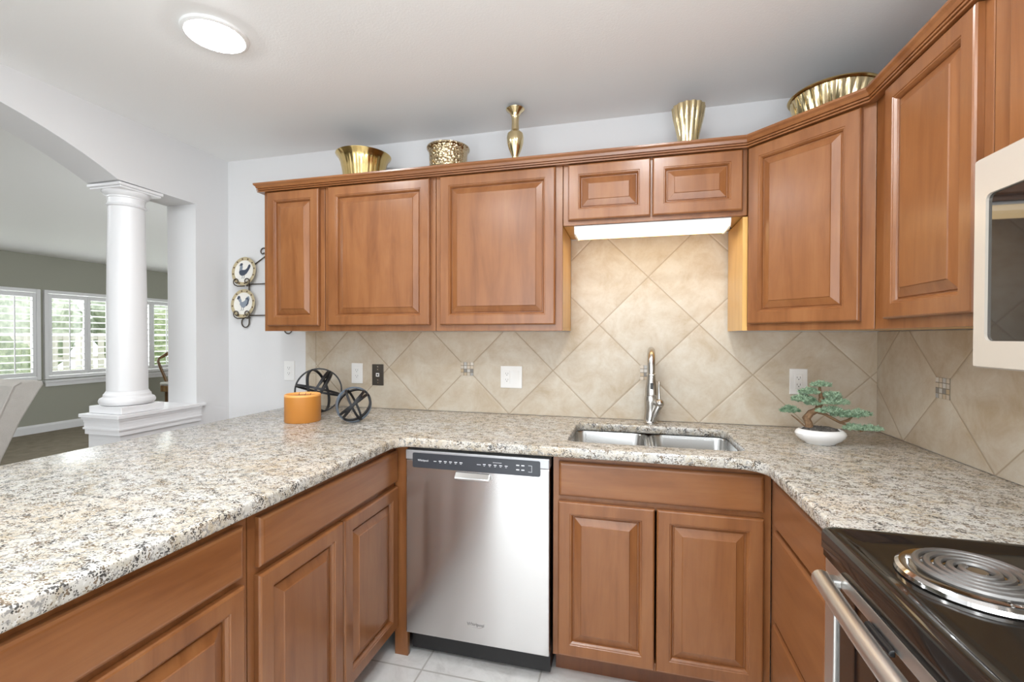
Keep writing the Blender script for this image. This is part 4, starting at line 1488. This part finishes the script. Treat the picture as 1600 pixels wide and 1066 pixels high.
rk = thing('plate_rack', 'dark wrought iron scrolled wall rack holding the rooster plates', 'rack', (0, 0, 0))
b = new()
rx = -2.263
tube(b, [(rx, -0.012, 1.775), (rx, -0.012, 1.43)] + [(rx - 0.028 + 0.028 * math.cos(a), -0.012, 1.405 - 0.030 * math.sin(a)) for a in [i * PI * 1.55 / 14 for i in range(15)]], 0.0038, 8)
obj('upright', b, WIRE, rk, smooth=True)
b = new()
tube(b, [(rx, -0.010, 1.735), (-2.215, -0.010, 1.765), (-2.150, -0.010, 1.803)] + spiral(-2.160, 1.834, 0.032, 0.008, -1.2, 1.1, -0.010), 0.0036, 8)
obj('scroll_arm', b, WIRE, rk, smooth=True)
for zz in (1.640, 1.448):
    b = new()
    tube(b, [(rx - 0.01, -0.008, zz), (-1.95, -0.008, zz)], 0.0034, 8)
    obj('cross_bar', b, WIRE, rk, smooth=True)
for zz in (1.675, 1.478):
    for s in (-1, 1):
        b = new()
        tube(b, [(rx - 0.015 + s * 0.02, -0.010, zz - 0.045), (rx - 0.02 + s * 0.035, -0.045, zz - 0.050)] + [(p[0], -0.050, p[2]) for p in spiral(rx - 0.02 + s * 0.038, zz - 0.022, 0.024, 0.006, -PI / 2, 1.2 * s)], 0.0034, 8)
        obj('plate_hook', b, WIRE, rk, smooth=True)
b = new()
tube(b, [(-1.955, -0.010, 1.80), (-1.955, -0.010, 1.38)] + [(-1.983 + 0.028 * math.cos(a), -0.010, 1.366 - 0.030 * math.sin(a)) for a in [i * PI * 1.5 / 14 for i in range(15)]], 0.0038, 8)
obj('upright', b, WIRE, rk, smooth=True)

# ------------------------------------------------------------------ dining chairs
ch = thing('dining_chair', 'cream upholstered high-back dining chair at the left picture edge', 'chair', (-3.2, -1.025, 0))
b = new()
pr = [(0.17, 0.40), (0.175, 0.55), (0.225, 0.72), (0.30, 0.90), (0.375, 1.045), (0.392, 1.068), (0.385, 1.085), (0.365, 1.092), (0.30, 1.088), (0.27, 1.07), (0.235, 0.98), (0.15, 0.75), (0.085, 0.55), (0.075, 0.40)]
prism(b, pr, 'x', -0.25, 0.25)
bk = obj('backrest', b, UPHOL, ch, smooth=True, bevel=0.012, seg=3)
b = new()
tube(b, [(0.252, y - 0.004, z) for y, z in pr[8:13]], 0.004, 8)
obj('piping', b, UPHOL, bk, smooth=True)
obj('seat', box(new(), -0.25, 0.25, -0.30, 0.16, 0.37, 0.49, 0.03, 4), UPHOL, ch, smooth=True)
for xx in (-0.21, 0.21):
    for yy in (-0.26, 0.12):
        obj('leg', tube(new(), [(xx, yy, 0.0), (xx, yy, 0.369)], [0.015, 0.022], 10), CHAIRWOOD, ch)
# carved wooden chair by the far window
wc = thing('wooden_chair', 'carved golden wood chair with curved legs near the far shutters', 'chair', (-7.05, 3.47, 0), 0)
b = new()
for s in (-1, 1):
    tube(b, [(0.02, s * 0.20, 0.50), (-0.0, s * 0.205, 0.62), (-0.04, s * 0.25, 0.80), (-0.07, s * 0.275, 0.92), (-0.07, s * 0.262, 0.97)], [0.024, 0.022, 0.02, 0.02, 0.016], 10)
    obj('back_post', b, CHAIRWOOD, wc, smooth=True)
    b = new()
tube(b, [(-0.07, -0.262, 0.965), (-0.075, -0.20, 0.99), (-0.08, -0.12, 1.035), (-0.08, 0, 1.05), (-0.08, 0.12, 1.035), (-0.075, 0.20, 0.99), (-0.07, 0.262, 0.965)], [0.016, 0.022, 0.03, 0.026, 0.03, 0.022, 0.016], 10)
obj('crest_rail', b, CHAIRWOOD, wc, smooth=True)
b = prism(new(), [(-0.05, 0.55), (0.05, 0.55), (0.075, 0.7), (0.05, 0.82), (0.085, 0.95), (0.05, 1.03), (-0.05, 1.03), (-0.085, 0.95), (-0.05, 0.82), (-0.075, 0.7)], 'y', -0.006, 0.006)
sp_ = obj('splat', b, CHAIRWOOD, wc)
sp_.rotation_euler = (0, 0, PI / 2)
sp_.location = (-0.05, 0, 0)
obj('seat_cushion', box(new(), 0.0, 0.47, -0.315, 0.315, 0.555, 0.60, 0.02, 3), SEATCLOTH, wc, smooth=True, label='pale fabric seat cushion')
obj('seat_frame', box(new(), 0.0, 0.46, -0.30, 0.30, 0.45, 0.554, 0.01), CHAIRWOOD, wc)
for s in (-1, 1):
    obj('leg', tube(new(), [(0.42, s * 0.255, 0.50), (0.45, s * 0.30, 0.43), (0.465, s * 0.32, 0.34), (0.44, s * 0.295, 0.18), (0.43, s * 0.285, 0.06), (0.45, s * 0.295, 0.029)], [0.04, 0.045, 0.038, 0.022, 0.018, 0.028], 12), CHAIRWOOD, wc, smooth=True)
    obj('leg', tube(new(), [(0.03, s * 0.215, 0.50), (0.02, s * 0.215, 0.3), (-0.03, s * 0.22, 0.012)], [0.028, 0.022, 0.02], 10), CHAIRWOOD, wc, smooth=True)
